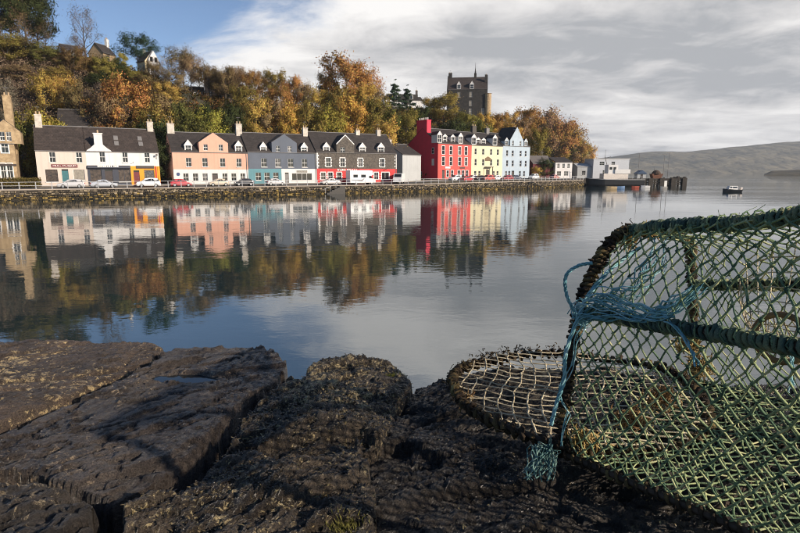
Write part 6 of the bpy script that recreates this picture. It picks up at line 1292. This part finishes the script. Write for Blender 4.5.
# ------------------------------------------------------------------ netted hoop lying flat on the rock
hc = Vector((.487, 1.412, ZR+.018)); HR = .335
hoop = tag(empty('net_hoop', hc), 'round hoop of tan square netting lying flat on the rock left of the creel', 'net')
rimp = [hc+Vector((math.cos(a)*HR*(1+.02*math.sin(3*a)), math.sin(a)*HR*(1+.025*math.cos(2*a)), .012*math.sin(2*a+1)+.006*math.sin(5*a))) for a in np.linspace(0, 2*math.pi, 72)]
wrapped(rimp, .0065, .0062, .024, 'rim', hoop, BROWN, .7)
mb = MB(); sp_ = .038; th = R(-14); d1_ = Vector((math.cos(th), math.sin(th), 0)); d2_ = Vector((-math.sin(th), math.cos(th), 0)); off_ = {}
def npt(i, j):
    if (i, j) not in off_: off_[i, j] = (rnd.gauss(0, .0022), rnd.gauss(0, .0022), rnd.gauss(0, .002))
    a, b = i*sp_, j*sp_*.9; rr = math.hypot(a, b)/HR
    return hc+d1_*(a+.012*math.sin(j*.5))+d2_*(b+.010*math.sin(i*.6))+Vector(off_[i, j])+Vector((0, 0, -.012*(1-min(1, rr)**2)+.008))
n = 12
for i in range(-n, n+1):
    for j in range(-n, n+1):
        p = npt(i, j)
        if (p-hc).xy.length > HR*.99: continue
        knot(mb, p, .0036)
        for k in ((i+1, j), (i, j+1), (i-1, j), (i, j-1)):
            q = npt(*k)
            if (q-hc).xy.length > HR*.99:
                dirn = (q-p); t = 1.0
                q = p+dirn*max(.15, min(1.0, (HR-(p-hc).xy.length)/max(1e-4, dirn.xy.dot((p-hc).xy.normalized()) if (p-hc).xy.length > 0 else 1)))
                strand(mb, p, q, .0021, .002)
            elif k[0] > i or k[1] > j: strand(mb, p, q, .0021, .002)
put(mb, 'square_net', TAN, hoop)
# tufts of weed caught in the rim
mb = MB()
for k in range(420):
    a = rnd.choice((rnd.gauss(2.2, .5), rnd.gauss(3.0, .4), rnd.uniform(0, 6.28))); p = hc+Vector((math.cos(a)*HR, math.sin(a)*HR, .008))+Vector((rnd.gauss(0, .01), rnd.gauss(0, .01), rnd.gauss(0, .007))); q = p+Vector((rnd.gauss(0, .008), rnd.gauss(0, .008), rnd.gauss(.0, .006)))
    mb.tube([p, p.lerp(q, .5)+Vector((rnd.gauss(0, .004), rnd.gauss(0, .004), .004)), q], rnd.uniform(.0008, .0022), 3, False)
tag(put(mb, 'caught_weed', BROWN, hoop), kind='stuff')
mb = MB()
for k in range(520):
    w = rnd.choice((rnd.uniform(0, 5.5), rnd.uniform(2.5, 5))); p = arc(A1, w)+Vector((rnd.gauss(0, .007), rnd.gauss(0, .007), rnd.gauss(0, .007))); q = p+Vector((rnd.gauss(0, .006), rnd.gauss(0, .006), rnd.gauss(-.003, .006)))
    mb.tube([p, p.lerp(q, .5)+Vector((rnd.gauss(0, .004), rnd.gauss(0, .004), .003)), q], rnd.uniform(.0009, .0026), 4, False)
tag(put(mb, 'caught_weed', BROWN, creel), kind='stuff')
# ------------------------------------------------------------------ turquoise rope
pn = (on1(622, 233)-on1(579, 312)).cross(surf(1, 2)-on1(579, 312)).normalized(); pn = -pn if pn.y > 0 else pn
sh0 = on1(579, 312)
def top_pt(px, py, lift=.014): return onp(px, py, sh0+pn*lift, pn)
def hang_pt(px, py, Yc=1.085): return atY(px, py, Yc)
rope = tag(empty('rope', sh0), 'frayed turquoise rope knotted round the left frame of the creel', 'rope')
def smooth_path(P, n=22):
    return [arc(P, w) for w in np.linspace(0, len(P)-1-1e-6, n)]
def yarns(pts, cnt, spread, r, name, wob=.004, n=22):
    base = smooth_path(pts, n); mb = MB()
    for c in range(cnt):
        o1 = Vector((rnd.gauss(0, spread), rnd.gauss(0, spread*.5), rnd.gauss(0, spread))); o2_ = Vector((rnd.gauss(0, spread), rnd.gauss(0, spread*.5), rnd.gauss(0, spread))); ph = rnd.uniform(0, 6.28)
        e0 = int(rnd.uniform(0, .12)*n); e1 = n-int(rnd.uniform(0, .15)*n)
        path = [p+o1.lerp(o2_, k/n)+Vector((math.sin(k*.9+ph), .5*math.cos(k*.7+ph), math.cos(k*1.1+ph)))*wob for k, p in enumerate(base)][e0:e1]
        mb.tube(path, r*rnd.uniform(.6, 1.3), 5, False)
    return put(mb, name, TEAL, rope)
def plait(pts, r, name, n=60):
    """laid rope: three twisted yarns"""
    base = smooth_path(pts, n); mb = MB()
    for c in range(3):
        path = []
        for k, p in enumerate(base):
            t = (base[min(n-1, k+1)]-base[max(0, k-1)]).normalized(); s_ = t.cross(Vector((.2, .9, .1))).normalized(); b_ = t.cross(s_); w = k*.55+c*2.094
            path.append(p+(s_*math.cos(w)+b_*math.sin(w))*r)
        mb.tube(path, r*.85, 5, False)
    return put(mb, name, TEAL, rope)
plait([hang_pt(*p) for p in ((578, 318), (567, 296), (566, 276), (578, 266), (592, 263))], .0022, 'loop')
plait([hang_pt(551, 425), hang_pt(557, 402), hang_pt(564, 380), hang_pt(566, 352), hang_pt(578, 318)]+[hang_pt(588, 296, 1.10), hang_pt(606, 274, 1.12), hang_pt(622, 260, 1.15), hang_pt(640, 248, 1.17)], .0026, 'laid_line', 90)
yarns([hang_pt(*p) for p in ((582, 320), (574, 352), (560, 392), (566, 420), (556, 448))], 3, .005, .0011, 'loose_yarns', .005)
yarns([top_pt(*p) for p in ((580, 312), (600, 306), (624, 312), (650, 316), (670, 306), (692, 288))], 24, .013, .0014, 'frayed_bundle', .006)
yarns([top_pt(*p) for p in ((582, 306), (605, 296), (630, 290), (648, 272), (662, 246))], 12, .012, .0012, 'frayed_bundle', .007)
yarns([top_pt(*p) for p in ((578, 318), (596, 318), (620, 318), (650, 319), (676, 314))], 9, .005, .0013, 'frayed_bundle', .003)
yarns([top_pt(*p) for p in ((660, 316), (678, 330), (692, 350), (700, 372))], 2, .002, .0013, 'loose_yarns', .003)
yarns([hang_pt(790, 352, .92), hang_pt(793, 368, .92), hang_pt(792, 390, .92)], 4, .002, .0014, 'loose_yarns', .003)
mb = MB()
for k in range(60):
    w = rnd.uniform(-.1, .25); p = sh0+Vector((rnd.gauss(0, .008), -.02+rnd.gauss(0, .006), rnd.gauss(0, .01))); a = rnd.uniform(0, 6.28); mb.tube([p+Vector((math.cos(a+t*3), math.sin(a+t*2.2)*.6, math.sin(a+t*3)))*.012 for t in (0, .3, .6, .9)], .0013, 4, False)
put(mb, 'knot', TEAL, rope)
# frayed end lying on the rock by the hoop
t0 = atz(546, 457, ZR)+Vector((0, -.01, .022)); tf = tag(empty('rope_end', t0), 'splayed pale turquoise rope end on the rock where hoop and creel meet', 'rope'); mb = MB()
for k in range(60):
    ex, ey = rnd.uniform(522, 556), rnd.gauss(473, 6); e_ = atz(ex, ey, ZR-.012)+Vector((0, 0, .004)); m1 = t0.lerp(e_, .35)+Vector((rnd.gauss(0, .014), rnd.gauss(0, .010), .016+rnd.gauss(0, .010))); m2 = t0.lerp(e_, .75)+Vector((rnd.gauss(0, .008), rnd.gauss(0, .006), .012))
    mb.tube(smooth_path([t0+Vector((rnd.gauss(0, .005), rnd.gauss(0, .005), rnd.gauss(0, .005))), m1, m2, e_], 8), .0011*rnd.uniform(.6, 1.4), 4, False)
put(mb, 'yarns', island_mat('pale_teal_rope', [(.1, (.05, .11, .105)), (.5, (.13, .24, .22)), (.95, (.32, .40, .33))], .8), tf)
# dried seaweed caught inside the creel
def clump(px, py, Y, n, rad, cols, label, z=None):
    q = atY(px, py, Y); r = tag(empty('seaweed_clump', q), label, 'seaweed', ); mb = MB()
    for k in range(n):
        p = q+Vector((rnd.gauss(0, rad), rnd.gauss(0, rad*.6), rnd.gauss(0, rad*.7))); a = rnd.uniform(0, 6.28); e = rnd.uniform(-1, 1); l = rnd.uniform(.008, .022); path = [p]
        for i_ in range(4): a += rnd.gauss(0, .8); e += rnd.gauss(0, .5); path.append(path[-1]+Vector((math.cos(a)*math.cos(e), math.sin(a)*math.cos(e), math.sin(e)))*l*.4)
        mb.tube(path, [.0012, .0022, .0018, .0016, .0008], 4, False)
    put(mb, 'fronds', island_mat('fronds_'+label[:5]+str(px), cols, .7), r)
gold_ = [(.1, (.10, .06, .02)), (.5, (.34, .23, .08)), (.95, (.55, .42, .20))]; orange_ = [(.1, (.08, .04, .018)), (.5, (.26, .14, .055)), (.95, (.50, .36, .17))]
clump(688, 345, 1.22, 130, .014, gold_, 'curly straw-coloured seaweed hanging inside the creel below the shoulder bar'); clump(700, 366, 1.24, 110, .014, gold_, 'straw-coloured seaweed tangle lower inside the creel')
clump(660, 398, 1.28, 160, .020, orange_, 'orange-brown seaweed lying inside the creel at hoop edge'); clump(632, 418, 1.2, 130, .018, orange_, 'rusty seaweed scraps in the middle of the creel floor'); clump(585, 440, 1.10, 110, .014, gold_, 'yellowish seaweed at the creel front left foot')
clump(650, 232, 1.27, 60, .006, gold_, 'yellow weed on the creel top left corner'); clump(630, 240, 1.22, 60, .006, gold_, 'pale weed on the bend of the left arch')
clump(466, 398, 1.36, 40, .008, orange_, 'orange weed scrap on the left rim of the hoop')

# ------------------------------------------------------------------ the air over the sound
hz_ = MB().box(-5100, 5100, -120, 5500, -10, 420).build('haze', bpy.data.materials.new('haze_air')); tag(hz_, 'thin pale sea haze over the bay', 'haze', kind='stuff')
hm = hz_.data.materials[0]; hm.use_nodes = True; nt = hm.node_tree; nt.nodes.remove(nt.nodes['Principled BSDF']); pv = nt.nodes.new('ShaderNodeVolumePrincipled')
pv.inputs['Color'].default_value = (.82, .89, .98, 1); pv.inputs['Density'].default_value = .00009; pv.inputs['Anisotropy'].default_value = .0
nt.links.new(pv.outputs[0], nt.nodes['Material Output'].inputs['Volume'])
